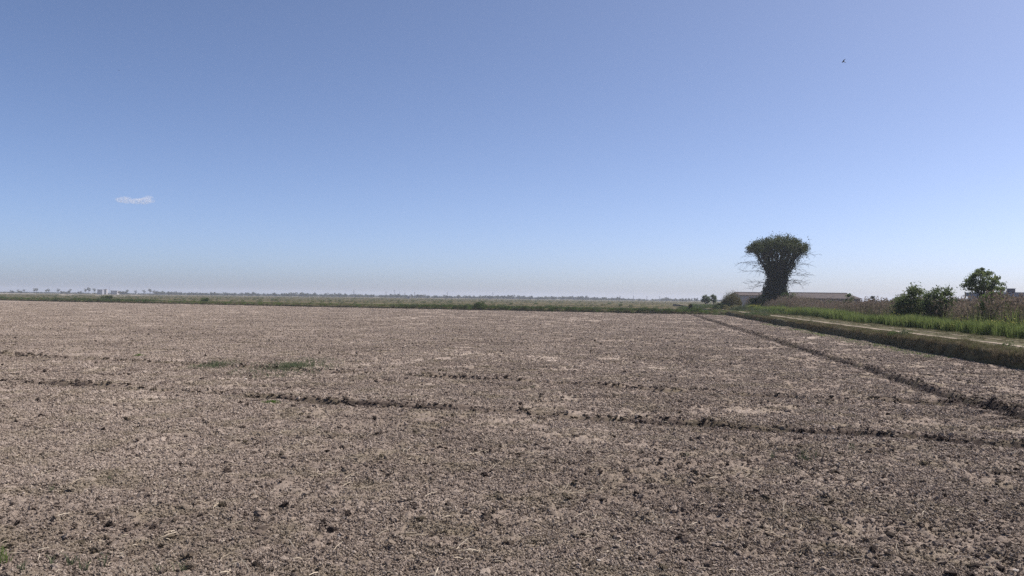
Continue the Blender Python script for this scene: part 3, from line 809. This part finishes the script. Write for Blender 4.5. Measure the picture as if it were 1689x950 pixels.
def ivy_tree():
    global rng
    rng = np.random.default_rng(21)
    root = link('ivy_covered_tree', None, None, (*col_at(1281, 150), 0.15))
    tag(root, 'tall mushroom-shaped tree smothered in dark ivy with a flat leafy crown', 'tree')
    g = Geo()
    g.tube(bent((0, 0, -0.4), (0.15, 0, 6.2), 0, 7, 0.015), np.linspace(0.85, 0.55, 7), 12)
    link('trunk', g.mesh('trunk', [M['bark']], True), root)
    # limbs fan out into the crown
    crownC, limbC = [], []
    for k in range(19):
        a = k / 19 * 6.28 + rng.normal() * 0.12; rr = (2.2 + 2.9 * rng.random() ** 0.8)
        end = np.array([math.cos(a) * rr, math.sin(a) * rr, 12.9 + 0.6 * rng.random() - 0.065 * rr ** 2])
        st = np.array([0.15 + math.cos(a) * 0.8, math.sin(a) * 0.8, 4.4 + 1.8 * rng.random()])
        pts = bent(st, end, 0.0, 7, 0.02); pts[:, :2] *= (1 - 0.06 * np.sin(np.linspace(0, np.pi, 7)))[:, None]
        crownC.extend(list(pts[3:6] + rng.normal(size=(3, 3)) * 0.35))
        limbC.append(bent(pts[0], pts[5], 0, 10, 0.02)[1:])
        g = Geo(); g.tube(pts, np.linspace(0.26, 0.06, 7), 7)
        for j in range(7):
            e2 = end + rng.normal(size=3) * np.array([0.75, 0.75, 0.4]); e2[:2] *= min(1.0, 5.2 / np.hypot(e2[0], e2[1])); crownC.append(e2)
            g.tube(bent(pts[4 + j % 3], e2, 0.05, 4, 0.05), np.linspace(0.07, 0.02, 4), 5)
        link('limb', g.mesh('limb', [M['bark']], True), root)
    limbC = np.concatenate(limbC)
    # leafless side branches with drooping twigs
    for sd in (-1, 1):
        for k in range(11):
            z = 4.6 + 0.55 * k + rng.normal() * 0.2; a = (0 if sd > 0 else math.pi) + rng.normal() * 0.55
            L = 3.6 + 1.6 * rng.random() + 0.12 * k
            st = np.array([math.cos(a) * 0.7, math.sin(a) * 0.7, z]); end = st + np.array([math.cos(a) * L, math.sin(a) * L, 0.3 + 1.3 * rng.random() - (0.9 if k < 3 else 0)])
            pts = bent(st, end, 0.10, 7, 0.025)
            g = Geo(); g.tube(pts, np.linspace(0.06, 0.012, 7), 5)
            for j in range(12):
                p = pts[2 + j % 5]; e = p + np.array([math.cos(a) * (0.5 + rng.random()), math.sin(a) * 0.6 + rng.normal() * 0.6, rng.normal() * 0.55 - 0.1])
                tw = bent(p, e, 0.08, 4, 0.06); g.tube(tw, np.linspace(0.022, 0.008, 4), 4)
                if rng.random() < 0.6:
                    e2 = tw[2] + rng.normal(size=3) * 0.4; g.tube(bent(tw[2], e2, 0.05, 3, 0.05), np.linspace(0.015, 0.008, 3), 4)
            link('bare_branch', g.mesh('bare_branch', [M['twig']], True), root)
    # crown: shallow dome of leaf clumps
    n = 330; a = rng.random(n) * 6.28; r = 5.45 * np.sqrt(rng.random(n))
    top = 14.3 - 0.075 * r ** 2 + 0.5 * vnoise(np.cos(a) * r * 0.6, np.sin(a) * r * 0.6, 5)
    C = np.stack([np.cos(a) * r + 0.05, np.sin(a) * r, top - rng.random(n) ** 1.6 * (2.6 - 0.22 * r)], 1)
    low = np.array(crownC); low = low[rng.permutation(len(low))[:60]] * np.array([0.8, 0.8, 1]) - np.array([0, 0, 1.3]) * rng.random((60, 1))
    C = np.concatenate([C, np.array(crownC), low])
    ci = rng.integers(0, len(C), 26000)
    L = C[ci] + rng.normal(size=(26000, 3)) * 0.27 * (0.5 + rng.random(len(C)))[ci][:, None]
    g = Geo(); g.leaves(L, 0.07 + 0.09 * rng.random(len(L)), 0.6)
    link('crown', g.mesh('crown', [M['crown_leaf']]), root)
    # ivy: thick sleeve over the trunk and up the limbs
    n = 640; z = 0.1 + 9.3 * rng.random(n) ** 0.9; a = rng.random(n) * 6.28
    R0 = np.interp(z, [0, 1.5, 3, 4.5, 6, 7.5, 9], [1.35, 1.7, 2.1, 1.95, 1.75, 1.55, 1.6])
    keep = (z < 6.0) | (rng.random(n) < 0.45)
    rr = R0 * (0.45 + 0.6 * rng.random(n)); off = np.where(z < 4.6, -0.35, 0.05)
    C = np.stack([np.cos(a) * rr + off, np.sin(a) * rr, z], 1)[keep]
    C = np.concatenate([C, limbC])
    ci = rng.integers(0, len(C), 30000)
    L = C[ci] + rng.normal(size=(30000, 3)) * 0.26 * (0.5 + rng.random(len(C)))[ci][:, None]
    L = L[L[:, 2] > 0]
    g = Geo(); g.leaves(L, 0.08 + 0.09 * rng.random(len(L)), 0.7)
    link('ivy', g.mesh('ivy', [M['ivy']]), root)
ivy_tree()

tree('shrub', 'leafy green shrub pressed against the right of the ivy tree trunk', 'shrub', col_at(1306, 146), [(0, 0, 1.9, 1.9, 1.6, 1.7), (1.6, 0, 1.4, 1.3, 1.2, 1.2), (-0.6, 0, 3.3, 0.9, 0.9, 1.4)], 6500, 0.12, M['shrub'], 0.06, 60, 0.26, 12, stems=3)
tree('shrub', 'green shrub left of the ivy tree, in front of the pale wall', 'shrub', col_at(1252, 147), [(0, 0, 1.6, 1.4, 1.2, 1.5), (0.7, 0, 2.6, 0.8, 0.8, 1.0)], 4500, 0.12, M['shrub'], 0.05, 45, 0.24, 10, stems=3)
tree('shrub', 'dark narrow shrub before the pale barn wall', 'shrub', col_at(1241, 150), [(0, 0, 1.6, 0.6, 0.6, 1.6)], 1800, 0.11, M['leaf'], 0.05, 22, 0.2, 6, stems=2)
def flower_bush():
    root = link('flowering_bush', None, None, (*col_at(1246, 128), 0.2)); tag(root, 'rounded bush covered in yellow flowers near the ivy tree', 'bush')
    C, L = blob_points([(0, 0, 0.6, 1.3, 1.0, 0.65), (-0.9, 0.2, 0.5, 0.8, 0.8, 0.5)], 45, 4200, 0.2, 0.4); L = L[L[:, 2] > 0.02]
    g = Geo(); g.leaves(L, 0.07, 0.5); link('foliage', g.mesh('foliage', [M['bright']]), root)
    C2 = L[rng.permutation(len(L))[:2300]]; C2 = C2[C2[:, 2] > 0.4] + np.array([0, 0, 0.06])
    g = Geo(); g.leaves(C2, 0.05, 0.9); link('flowers', g.mesh('flowers', [M['yellow']]), root)
    g = Geo()
    for c in C[:14]: g.tube(bent((0, 0, -0.1), c, 0.05, 4, 0.04), np.linspace(0.03, 0.01, 4), 5)
    link('stem', g.mesh('stem', [M['bark']]), root)
flower_bush()
for px, d, lab, mt, sx, hz in ((1272, 118, 'low lime-green bush right below the ivy tree trunk', 'bright', 1.2, 0.7), (1222, 124, 'low grey-green bush beside the track bend', 'weed', 1.5, 1.0), (1205, 135, 'spreading pale green bush before the tall cane clump', 'olive', 2.0, 1.1),
                               (1190, 150, 'small dark bush at the left foot of the cane clump', 'leaf', 1.8, 1.3), (1146, 121, 'dense low dark bush on the field corner', 'shrub', 1.1, 0.75),
                               (792, 137, 'dark rounded bush alone on the far bank', 'leaf', 1.0, 1.05), (177, 212, 'wide low dark bush on the bank below the white buildings', 'leaf', 1.7, 1.2), (338, 186, 'small green bush on the far bank, low and narrow', 'shrub', 1.0, 0.9)):
    tree('bush', lab, 'bush', col_at(px, d), [(0, 0, hz * 0.5, sx, sx * 0.8, hz * 0.55), (sx * 0.4, 0, hz * 0.7, sx * 0.5, sx * 0.5, hz * 0.4)], 2600, 0.08, M[mt], 0.04, 35, 0.17, 8, z0=0.2 if d > 115 else 0.0, stems=2, shell=0.4)
tree('small_cypress', 'small dark columnar cypress on the far corner of the field', 'tree', col_at(1139, 122), [(0, 0, 0.65, 0.32, 0.32, 0.6), (0, 0, 1.05, 0.2, 0.2, 0.4)], 1500, 0.06, M['ivy'], 0.05, 26, 0.09, 6, z0=0.25, shell=0.3)

def cane_clump():
    root = link('cane_clump', None, None, (*col_at(1207, 168), -0.2)); tag(root, 'tall rounded clump of pale upright canes beside the barn', 'cane clump')
    g = Geo(); n = 2600; a = rng.random(n) * 6.28; r = np.sqrt(rng.random(n))
    b = np.stack([np.cos(a) * r * 2.1, np.sin(a) * r * 1.5, np.zeros(n)], 1)
    h = (4.5 - 1.9 * r ** 2) * (0.7 + 0.3 * rng.random(n))
    tips = g.blades(b, h, 0.05, 0.12 * rng.random(n) + 0.1 * r)
    link('stalks', g.mesh('stalks', [M['olive']]), root)
    g = Geo(); L = np.concatenate([tips + rng.normal(size=tips.shape) * np.array([0.12, 0.12, 0.5]) - np.array([0, 0, 0.5]) for _ in range(3)])
    g.leaves(L, 0.10, 0.25); link('leaves', g.mesh('leaves', [M['olive']]), root)
cane_clump()

tree('bushy_tree', 'rounded leafy tree above the brown reeds, left of a close pair', 'tree', col_at(1502, 62), [(0, 0, 2.6, 1.0, 0.9, 1.25), (-0.7, 0, 2.0, 0.65, 0.7, 0.9), (0.4, 0, 3.2, 0.55, 0.6, 0.7)], 5600, 0.075, M['leaf'], 0.07, 95, 0.17, 18, stems=3)
tree('bushy_tree', 'rounded leafy tree above the brown reeds, right of a close pair', 'tree', col_at(1545, 60), [(0, 0, 2.4, 0.95, 0.9, 1.2), (0.7, 0, 2.6, 0.45, 0.5, 0.95), (-0.6, 0, 2.3, 0.5, 0.6, 0.8)], 5200, 0.075, M['leaf'], 0.07, 90, 0.17, 18, stems=3)
tree('open_crowned_tree', 'airy tree with ragged open crown rising highest over the reed bed', 'tree', col_at(1622, 75), [(0, 0, 4.5, 1.5, 1.3, 1.0), (-1.1, 0, 4.2, 0.9, 0.8, 0.65), (1.2, 0, 4.1, 0.8, 0.8, 0.6), (0.1, 0, 5.3, 0.75, 0.7, 0.6)], 4200, 0.10, M['leaf'], 0.11, 75, 0.16, 30, shell=0.45)
tree('shrub', 'bright green shrub standing in the reeds below the airy tree', 'shrub', col_at(1641, 54), [(0, 0, 2.5, 0.85, 0.8, 0.85), (0.2, 0, 1.7, 0.8, 0.8, 1.0)], 4800, 0.075, M['bright'], 0.05, 50, 0.16, 12, stems=3)
tree('shrub', 'slim leafy shrub before the right end of the long barn', 'shrub', col_at(1399, 112), [(0, 0, 1.9, 0.8, 0.8, 1.0), (0.2, 0, 2.9, 0.45, 0.4, 0.7)], 2600, 0.09, M['leaf'], 0.05, 32, 0.18, 10, stems=3)
tree('shrub', 'low green shrub between the barn end and the bushy trees', 'shrub', col_at(1460, 95), [(0, 0, 1.9, 1.0, 0.9, 0.75), (-1.2, 0, 1.8, 0.7, 0.7, 0.6)], 2800, 0.085, M['shrub'], 0.05, 36, 0.18, 10, stems=3)
tree('shrub', 'dark shrub hugging the left side of the bushy trees', 'shrub', col_at(1478, 86), [(0, 0, 1.9, 0.7, 0.7, 0.9)], 2200, 0.09, M['ivy'], 0.05, 26, 0.17, 8, stems=2)
tree('shrub', 'mixed shrub between the bushy trees and the airy tree', 'shrub', col_at(1580, 74), [(0, 0, 2.0, 1.2, 1.0, 0.8), (0.9, 0, 2.2, 0.6, 0.6, 0.6)], 3400, 0.08, M['shrub'], 0.05, 40, 0.18, 10, stems=3)
tree('shrub', 'wide olive scrub before the roof of the long barn, near the ivy tree', 'shrub', col_at(1336, 132), [(0, 0, 2.0, 1.5, 1.2, 1.0), (-1.2, 0, 2.2, 0.8, 0.8, 0.8), (1.3, 0, 1.8, 0.8, 0.8, 0.7)], 4200, 0.09, M['olive'], 0.05, 60, 0.2, 14, stems=4)
tree('shrub', 'ragged green scrub before the middle of the long barn', 'shrub', col_at(1372, 122), [(0, 0, 1.8, 1.1, 1.0, 0.8), (0.9, 0, 1.6, 0.7, 0.7, 0.6)], 2800, 0.085, M['shrub'], 0.05, 40, 0.18, 10, stems=3)
tree('small_conifer', 'small dark pointed conifer far behind the reed bed', 'tree', col_at(1440, 190), [(0, 0, 2.2, 0.75, 0.75, 1.3), (0, 0, 3.5, 0.4, 0.4, 0.9)], 1600, 0.13, M['ivy'], 0.1, 26, 0.18, 6, shell=0.3)
tree('rounded_tree', 'dark rounded tree left of the cane clump, beyond the field corner', 'tree', col_at(1164, 250), [(0, 0, 2.7, 1.3, 1.1, 1.3)], 2200, 0.16, M['leaf'], 0.1, 35, 0.25, 8)
tree('rounded_tree', 'slim dark tree standing close beside a dark rounded tree', 'tree', col_at(1177, 246), [(0, 0, 3.1, 0.75, 0.7, 1.3)], 1500, 0.15, M['leaf'], 0.1, 24, 0.22, 8)

# ------------------------------------------------------------------ buildings
def gable_barn(name, label, px0, px1, d, depth, eave, ridge_h, wall_mat, roof_mat, openings=(), hip=0.0):
    x0, x1 = col_at(px0, d)[0], col_at(px1, d)[0]; L = x1 - x0
    root = link(name, None, None, ((x0 + x1) / 2, d, -0.3)); tag(root, label, 'barn')
    eave += 0.3; ridge_h += 0.3
    g = Geo(); h = L / 2; t = depth
    g.add([(-h, 0, 0), (h, 0, 0), (h, t, 0), (-h, t, 0), (-h, 0, eave), (h, 0, eave), (h, t, eave), (-h, t, eave), (-h, t / 2, ridge_h - 0.12 if not hip else eave), (h, t / 2, ridge_h - 0.12 if not hip else eave)],
          [[(0, 1, 5, 4), (2, 3, 7, 6)], [(1, 2, 6, 9, 5), (3, 0, 4, 8, 7)]])
    link('wall', g.mesh('wall', [wall_mat]), root)
    g = Geo(); ov = 0.45; th = 0.12; rl = h + ov - hip
    sl = (ridge_h - eave) / (t / 2); ez = eave - ov * sl
    top = [(-h - ov, -ov, ez + th), (h + ov, -ov, ez + th), (h + ov, t + ov, ez + th), (-h - ov, t + ov, ez + th), (-rl, t / 2, ridge_h + th), (rl, t / 2, ridge_h + th)]
    bot = [(x, y, z - th) for x, y, z in top]
    faces4 = [(0, 1, 5, 4), (2, 3, 4, 5), (6, 10, 11, 7), (8, 11, 10, 9), (0, 6, 7, 1), (2, 8, 9, 3)]
    if hip: tri = [(1, 2, 5), (3, 0, 4), (7, 11, 8), (9, 10, 6)]; faces4 += [(1, 7, 8, 2), (3, 9, 6, 0)]
    else: tri = []; faces4 += [(1, 7, 11, 5), (5, 11, 8, 2), (3, 9, 10, 4), (4, 10, 6, 0)]
    g.add(top + bot, [faces4] + ([tri] if tri else []))
    ro = link('roof', g.mesh('roof', [roof_mat]), root)
    g = Geo(); g.tube([(-rl, t / 2, ridge_h + th + 0.03), (0, t / 2, ridge_h + th + 0.03), (rl, t / 2, ridge_h + th + 0.03)], 0.13, 8)
    link('ridge_cap', g.mesh('ridge_cap', [roof_mat]), ro)
    for kind, fx, w, z0, z1 in openings:
        g = Geo(); g.box((fx * h - w / 2, -0.05, z0), (fx * h + w / 2, 0.03, z1))
        o = link(kind, g.mesh(kind, [M['dark_metal'] if kind == 'door' else M['glass']]), root)
        g = Geo()
        for a, b in (((fx * h - w / 2 - 0.1, -0.08, z0), (fx * h - w / 2, 0.02, z1)), ((fx * h + w / 2, -0.08, z0), (fx * h + w / 2 + 0.1, 0.02, z1)), ((fx * h - w / 2 - 0.1, -0.08, z1), (fx * h + w / 2 + 0.1, 0.02, z1 + 0.1))): g.box(a, b)
        link('frame', g.mesh('frame', [wall_mat]), o)
    return root
gable_barn('barn', 'pale-walled farm building with brown roof left of the ivy tree', 1221, 1283, 215, 9, 3.6, 4.3, M['plaster'], M['roof'], [('door', 0.1, 2.4, 0, 2.6), ('window', -0.5, 1.0, 1.4, 2.4)])
gable_barn('barn', 'long low barn with brown tiled roof behind the reeds right of the ivy tree', 1306, 1419, 205, 11, 3.0, 4.3, M['dark_wall'], M['roof'], [('door', -0.05, 2.6, 0, 2.5), ('window', 0.3, 1.2, 1.3, 2.2), ('window', 0.6, 1.2, 1.3, 2.2)], hip=1.6)
def flat_shed():
    x0 = col_at(1652, 120)[0]; root = link('flat_roofed_building', None, None, (x0, 120, -0.3)); tag(root, 'pale grey flat-roofed building with a roof box behind the reeds', 'building')
    g = Geo(); g.box((0, 0, 0), (16, 9, 3.6)); link('wall', g.mesh('wall', [M['plaster']]), root)
    g = Geo(); g.box((-0.3, -0.3, 3.603), (16.3, 9.3, 4.25)); ro = link('roof', g.mesh('roof', [M['roof_grey']]), root)
    g = Geo(); g.box((2.5, 2, 4.253), (3.3, 2.8, 4.8)); g.box((2.42, 1.92, 4.803), (3.38, 2.88, 4.86)); link('roof_box', g.mesh('roof_box', [M['dark_metal']]), ro)
    for k in range(4):
        g = Geo(); g.box((1.5 + 3.5 * k, -0.04, 1.4), (3.0 + 3.5 * k, 0.02, 2.6)); link('window', g.mesh('window', [M['glass']]), root)
flat_shed()
def far_block(name, label, px0, px1, d, h, mat, floors, bays, roof=None):
    x0, x1 = col_at(px0, d)[0], col_at(px1, d)[0]; w = x1 - x0
    root = link(name, None, None, (x0, d, -0.3)); tag(root, label, 'building')
    g = Geo(); g.box((0, 0, 0), (w, w * 0.8, h)); link('wall', g.mesh('wall', [mat]), root)
    g = Geo(); g.box((-0.3, -0.3, h + 0.003), (w + 0.3, w * 0.8 + 0.3, h + 0.5)); link('roof', g.mesh('roof', [roof or M['roof_grey']]), root)
    for f in range(floors):
        for b in range(bays):
            cx = w * (b + 0.5) / bays; cz = h * (f + 0.55) / floors
            g = Geo(); g.box((cx - 0.6, -0.05, cz - 0.7), (cx + 0.6, 0.03, cz + 0.7)); link('window', g.mesh('window', [M['glass']]), root)
far_block('office_block', 'distant grey block at the left end of the white buildings', 161, 169, 1180, 6.8, M['roof_grey'], 2, 3)
far_block('white_house', 'distant tall narrow white building next to the grey block', 171, 176, 1200, 7.6, M['white_wall'], 3, 2)
far_block('white_warehouse', 'distant long white warehouse right of the slender mast', 183, 193.5, 1220, 5.6, M['white_wall'], 2, 4)
far_block('white_shed', 'tiny white shed standing before the far tree line', 671.5, 676.5, 900, 2.4, M['white_wall'], 1, 2)

# ------------------------------------------------------------------ masts and pylons on the horizon
def mast(label, px, d, top_px, arms, wide, group=None):
    h = EYE + top_px / F * d + 0.3; x, y = col_at(px, d)
    root = link('pylon' if arms else 'mast', None, None, (x, y, -0.3)); tag(root, label, 'pylon' if arms else 'mast', group)
    g = Geo()
    if wide:
        for sx in (-1, 1):
            for sy in (-1, 1): g.tube([(sx * wide, sy * wide, 0), (sx * wide * 0.35, sy * wide * 0.35, h * 0.6), (0, 0, h)], 0.10, 4)
        for k in range(7):
            z0, z1 = h * k / 8, h * (k + 1) / 8; w0, w1 = wide * (1 - k / 8.5), wide * (1 - (k + 1) / 8.5)
            for sy in (-1, 1): g.tube([(-w0, sy * w0, z0), (w1, sy * w1, z1)], 0.06, 4); g.tube([(w0, sy * w0, z0), (-w1, sy * w1, z1)], 0.06, 4)
    else:
        g.tube([(0, 0, 0), (0, 0, h)], [0.28, 0.16], 8)
    link('tower', g.mesh('tower', [M['steel']]), root)
    for k in range(arms):
        z = h * (0.9 - 0.13 * k); a = 1.6 + 0.5 * k
        g = Geo(); g.tube([(-a, 0, z), (0, 0, z + 0.25), (a, 0, z)], 0.09, 4)
        link('crossarm', g.mesh('crossarm', [M['steel']]), root)
mast('slender mast rising between the distant white buildings', 181, 1210, 11.5, 0, 0)
for px, tp in ((584, 11), (738, 9), (813, 9)): mast('lone thin lattice pylon standing over the far tree line', px, 1350, tp, 3, 1.0, 'lone pylons on the horizon')
for px, tp in ((637, 8), (651, 12), (659, 8), (668, 7), (684, 8)): mast('faint lattice tower in the distant cluster of towers', px, 1420, tp, 2, 1.2, 'cluster of towers on the horizon')
for px, tp in ((1023, 6), (1045, 6.5), (1067, 6), (1088, 6)): mast('small pylon in the evenly spaced row over the far trees', px, 1250, tp, 2, 0.7, 'row of pylons on the horizon')

# ------------------------------------------------------------------ far trees
def far_tree_meshes(kind, seed):
    """returns (trunk mesh, crown mesh) for a tree of unit height"""
    g, c = Geo(), Geo()
    if kind == 'slim':
        g.tube(bent((0, 0, 0), (0.02, 0, 0.95), 0, 4, 0.02), np.linspace(0.022, 0.010, 4), 5)
        C, L = blob_points([(0, 0, 0.74, 0.24, 0.24, 0.20), (0.1, 0, 0.58, 0.18, 0.18, 0.1)], 14, 420, 0.055, 0.5)
        for q_ in C[:9]: g.tube(bent((0, 0, 0.45), q_, 0.05, 3, 0.04), [0.012, 0.009, 0.006], 4)
        sz = 0.035
    else:
        g.tube(bent((0, 0, 0), (0, 0, 0.55), 0, 4, 0.02), np.linspace(0.045, 0.025, 4), 5)
        C, L = blob_points([(0, 0, 0.55, 0.48, 0.42, 0.38), (0.3, 0, 0.42, 0.3, 0.3, 0.28), (-0.25, 0, 0.5, 0.3, 0.3, 0.3)], 30, 1100, 0.09, 0.4)
        sz = 0.055
    c.leaves(L[L[:, 2] > 0.02], sz, 0.6)
    return g.mesh('trunk', [M['bark']]), c.mesh('crown', [M['far_leaf']])
SLIM = [far_tree_meshes('slim', k) for k in range(4)]
ROUND = [far_tree_meshes('round', k) for k in range(5)]
def far_tree(name, label, group, kinds, px, d, top_px, wide=1.0):
    h = max(EYE + top_px / F * d + 0.3, 2.0); x, y = col_at(px, d)
    tm, cm = kinds[int(rng.integers(len(kinds)))]
    root = link(name, None, None, (x, y, -0.3)); root.rotation_euler.z = rng.random() * 6.28; root.scale = (h * wide, h * wide, h)
    tag(root, label, 'tree', group); link('trunk', tm, root); link('crown', cm, root)
for cpx, tp in ((30, 4), (58, 6.5), (40, 5), (61, 7), (77, 5), (80, 6), (97, 6.5), (116, 6), (142, 7), (147, 9), (156, 8), (210, 6), (224, 5), (238, 6), (248, 8), (254, 6)):
    far_tree('slender_tree', 'slender sparse tree standing alone on the hazy horizon left of the dense wood', 'slender trees on the left horizon', SLIM, cpx, 1050 + 120 * rng.random(), tp)
for cpx, tp, w in ((20, 2.5, 1.2), (34, 2, 1.4), (103, 3, 1.1), (112, 2.5, 1.3), (133, 2.5, 1.3), (200, 4.2, 1.3), (205, 3.5, 1.3)):
    far_tree('low_tree', 'low rounded dark tree near the distant white buildings', 'low trees by the white buildings', ROUND, cpx, 1080 + 60 * rng.random(), tp, w)
prof = [(262, 4.5), (285, 4.5), (300, 3), (340, 3), (400, 3.4), (412, 5), (430, 3), (470, 4), (508, 5), (530, 3.6), (565, 5), (585, 4), (606, 4), (625, 3), (645, 4.5), (690, 4), (720, 3.2), (780, 3.6), (820, 5), (850, 5), (880, 3.4), (930, 5), (950, 5), (980, 4), (1000, 3), (1023, 3.5), (1045, 1.2), (1085, 1.2), (1095, 4.5), (1115, 3.5), (1122, 1.6), (1160, 2.4)]
PX, PT = [p[0] for p in prof], [p[1] for p in prof]
for k in range(110):
    px = 258 + (1150 - 258) * (k + rng.random()) / 110
    far_tree('hazy_tree', 'hazy rounded tree in the long tree line on the horizon', 'trees of the long far tree line', ROUND, px, 1150 + 250 * rng.random(), np.interp(px, PX, PT) * (0.75 + 0.5 * rng.random()), 0.8 + 0.5 * rng.random())
for px in (1122, 1126, 1131, 1136, 1141, 1146, 1150):
    far_tree('slender_tree', 'slender sparse tree at the far end of the tree line, by the field corner', 'slender trees beyond the field corner', SLIM, px, 800 + 60 * rng.random(), 2.8 + rng.random(), 0.9)
n = 1500; d = 1250 + 500 * rng.random(n); px = np.where(rng.random(n) < 0.15, -40 + 300 * rng.random(n), 250 + 1500 * rng.random(n))
h = (EYE + np.interp(px, PX, PT) * 0.62 / F * d) * (0.6 + 0.5 * rng.random(n)); h = np.where(px < 258, 2.6, h)
def crown_only(k): return ROUND[k][1]
P = np.column_stack([(px - 844.5) / F * d, d, np.full(n, -0.3)])
tag(scatter('distant_wood', [crown_only(k) for k in range(5)], P, np.column_stack([h * 1.5, h * 1.5, h]), zrot(n), None, M['far_leaf']), 'continuous hazy wood along the horizon behind the far trees', 'wood', kind='stuff')

# ------------------------------------------------------------------ birds
def bird(label, px, py_above, d, span, heading, bank, flap):
    x, y = col_at(px, d)
    g = Geo()
    t = np.linspace(0, 1, 9); body = np.stack([np.zeros(9), (t - 0.5) * 0.52, 0.01 * np.sin(t * 3)], 1)
    g.tube(body, [0.012, 0.03, 0.05, 0.062, 0.066, 0.06, 0.05, 0.046, 0.012], 10)
    for sd in (-1, 1):                              # wings: swept, tapering, raised by the flap angle
        st = np.linspace(0, 1, 7); X = sd * st * 0.5 * math.cos(flap); Z = 0.02 + st * 0.5 * math.sin(flap) - 0.05 * st ** 2
        Yc = 0.06 + 0.05 * np.sin(st * np.pi) - 0.22 * st ** 2; ch = 0.10 * (1 - st ** 1.5) + 0.018
        v = np.concatenate([np.stack([X, Yc + ch, Z + 0.008], 1), np.stack([X, Yc - ch, Z + 0.006], 1), np.stack([X, Yc + ch, Z - 0.008], 1), np.stack([X, Yc - ch, Z - 0.006], 1)])
        i = np.arange(6); q = np.concatenate([np.stack([i, i + 1, 8 + i, 7 + i], 1), np.stack([14 + i, 21 + i, 22 + i, 15 + i], 1), np.stack([i, 14 + i, 15 + i, i + 1], 1), np.stack([7 + i, 8 + i, 22 + i, 21 + i], 1)])
        g.add(v, [q, [(0, 7, 21, 14), (6, 20, 27, 13)]])
        g.tube([(sd * 0.005, -0.2, 0), (sd * 0.03, -0.32, 0), (sd * 0.055, -0.42, 0)], [0.03, 0.018, 0.006], 6)     # tail fork
    me = g.mesh('bird', [M['bird']], True)
    o = link('bird', me, None, (x, y, EYE + py_above / F * d)); o.scale = (span,) * 3
    o.rotation_euler = (R(10), bank, heading)
    rm = o.modifiers.new('fuse', 'REMESH'); rm.mode = 'VOXEL'; rm.voxel_size = 0.011
    return tag(o, label, 'bird')
bird('dark bird with raised wings flying high over the ivy tree', 1389, 397, 38, 0.32, R(115), R(35), R(38))
bird('tiny dark bird high in the sky above the small cloud', 190, 368, 90, 0.28, R(70), R(10), R(15))

# ------------------------------------------------------------------ small cloud, far outside the haze
def cloud():
    d = 5200.0; x, y = col_at(221, d); z = EYE + 153 / F * d
    bm = bmesh.new()
    for dx, dz, rx, rz in ((-95, 2, 38, 15), (-50, 0, 50, 17), (5, -4, 55, 14), (50, -3, 48, 16), (85, 5, 40, 21), (-75, 9, 28, 11), (105, 0, 25, 12)):
        m = Matrix.Translation((dx, 0, dz * 1.3)) @ Matrix.Diagonal((rx, rx * 0.8, rz * 1.35, 1))
        bmesh.ops.create_icosphere(bm, subdivisions=3, radius=1, matrix=m)
    me = bpy.data.meshes.new('cloud'); bm.to_mesh(me); bm.free()
    m = bpy.data.materials.new('cloud_vapour'); m.use_nodes = True; n, l = m.node_tree.nodes, m.node_tree.links
    n.remove(n['Principled BSDF'])
    pv = n.new('ShaderNodeVolumePrincipled'); pv.inputs['Color'].default_value = (1, 1, 1, 1); pv.inputs['Anisotropy'].default_value = 0.2
    tc = n.new('ShaderNodeTexCoord'); t = n.new('ShaderNodeTexNoise'); t.inputs['Scale'].default_value = 0.04; t.inputs['Detail'].default_value = 6
    mr = n.new('ShaderNodeMapRange'); mr.inputs[1].default_value = 0.41; mr.inputs[2].default_value = 0.75; mr.inputs[4].default_value = 0.03
    l.new(tc.outputs['Object'], t.inputs['Vector']); l.new(t.outputs['Fac'], mr.inputs[0]); l.new(mr.outputs[0], pv.inputs['Density'])
    l.new(pv.outputs[0], n['Material Output'].inputs['Volume'])
    me.materials.append(m)
    o = link('cloud', me, None, (x, y, z)); rm = o.modifiers.new('fuse', 'REMESH'); rm.mode = 'VOXEL'; rm.voxel_size = 5
    tag(o, 'small pale flat cloud alone low in the blue sky', 'cloud')
cloud()

# ------------------------------------------------------------------ haze
def haze():
    g = Geo(); g.box((-4700, -4700, -1.5), (4700, 4700, 24))
    m = bpy.data.materials.new('haze'); m.use_nodes = True; n, l = m.node_tree.nodes, m.node_tree.links
    n.remove(n['Principled BSDF'])
    pv = n.new('ShaderNodeVolumePrincipled'); pv.inputs['Color'].default_value = (0.82, 0.88, 1.0, 1); pv.inputs['Density'].default_value = 0.00024; pv.inputs['Anisotropy'].default_value = 0.2
    l.new(pv.outputs[0], n['Material Output'].inputs['Volume'])
    tag(link('haze', g.mesh('haze', [m])), 'thin pale haze in the air over the plain', 'haze', kind='stuff')
haze()
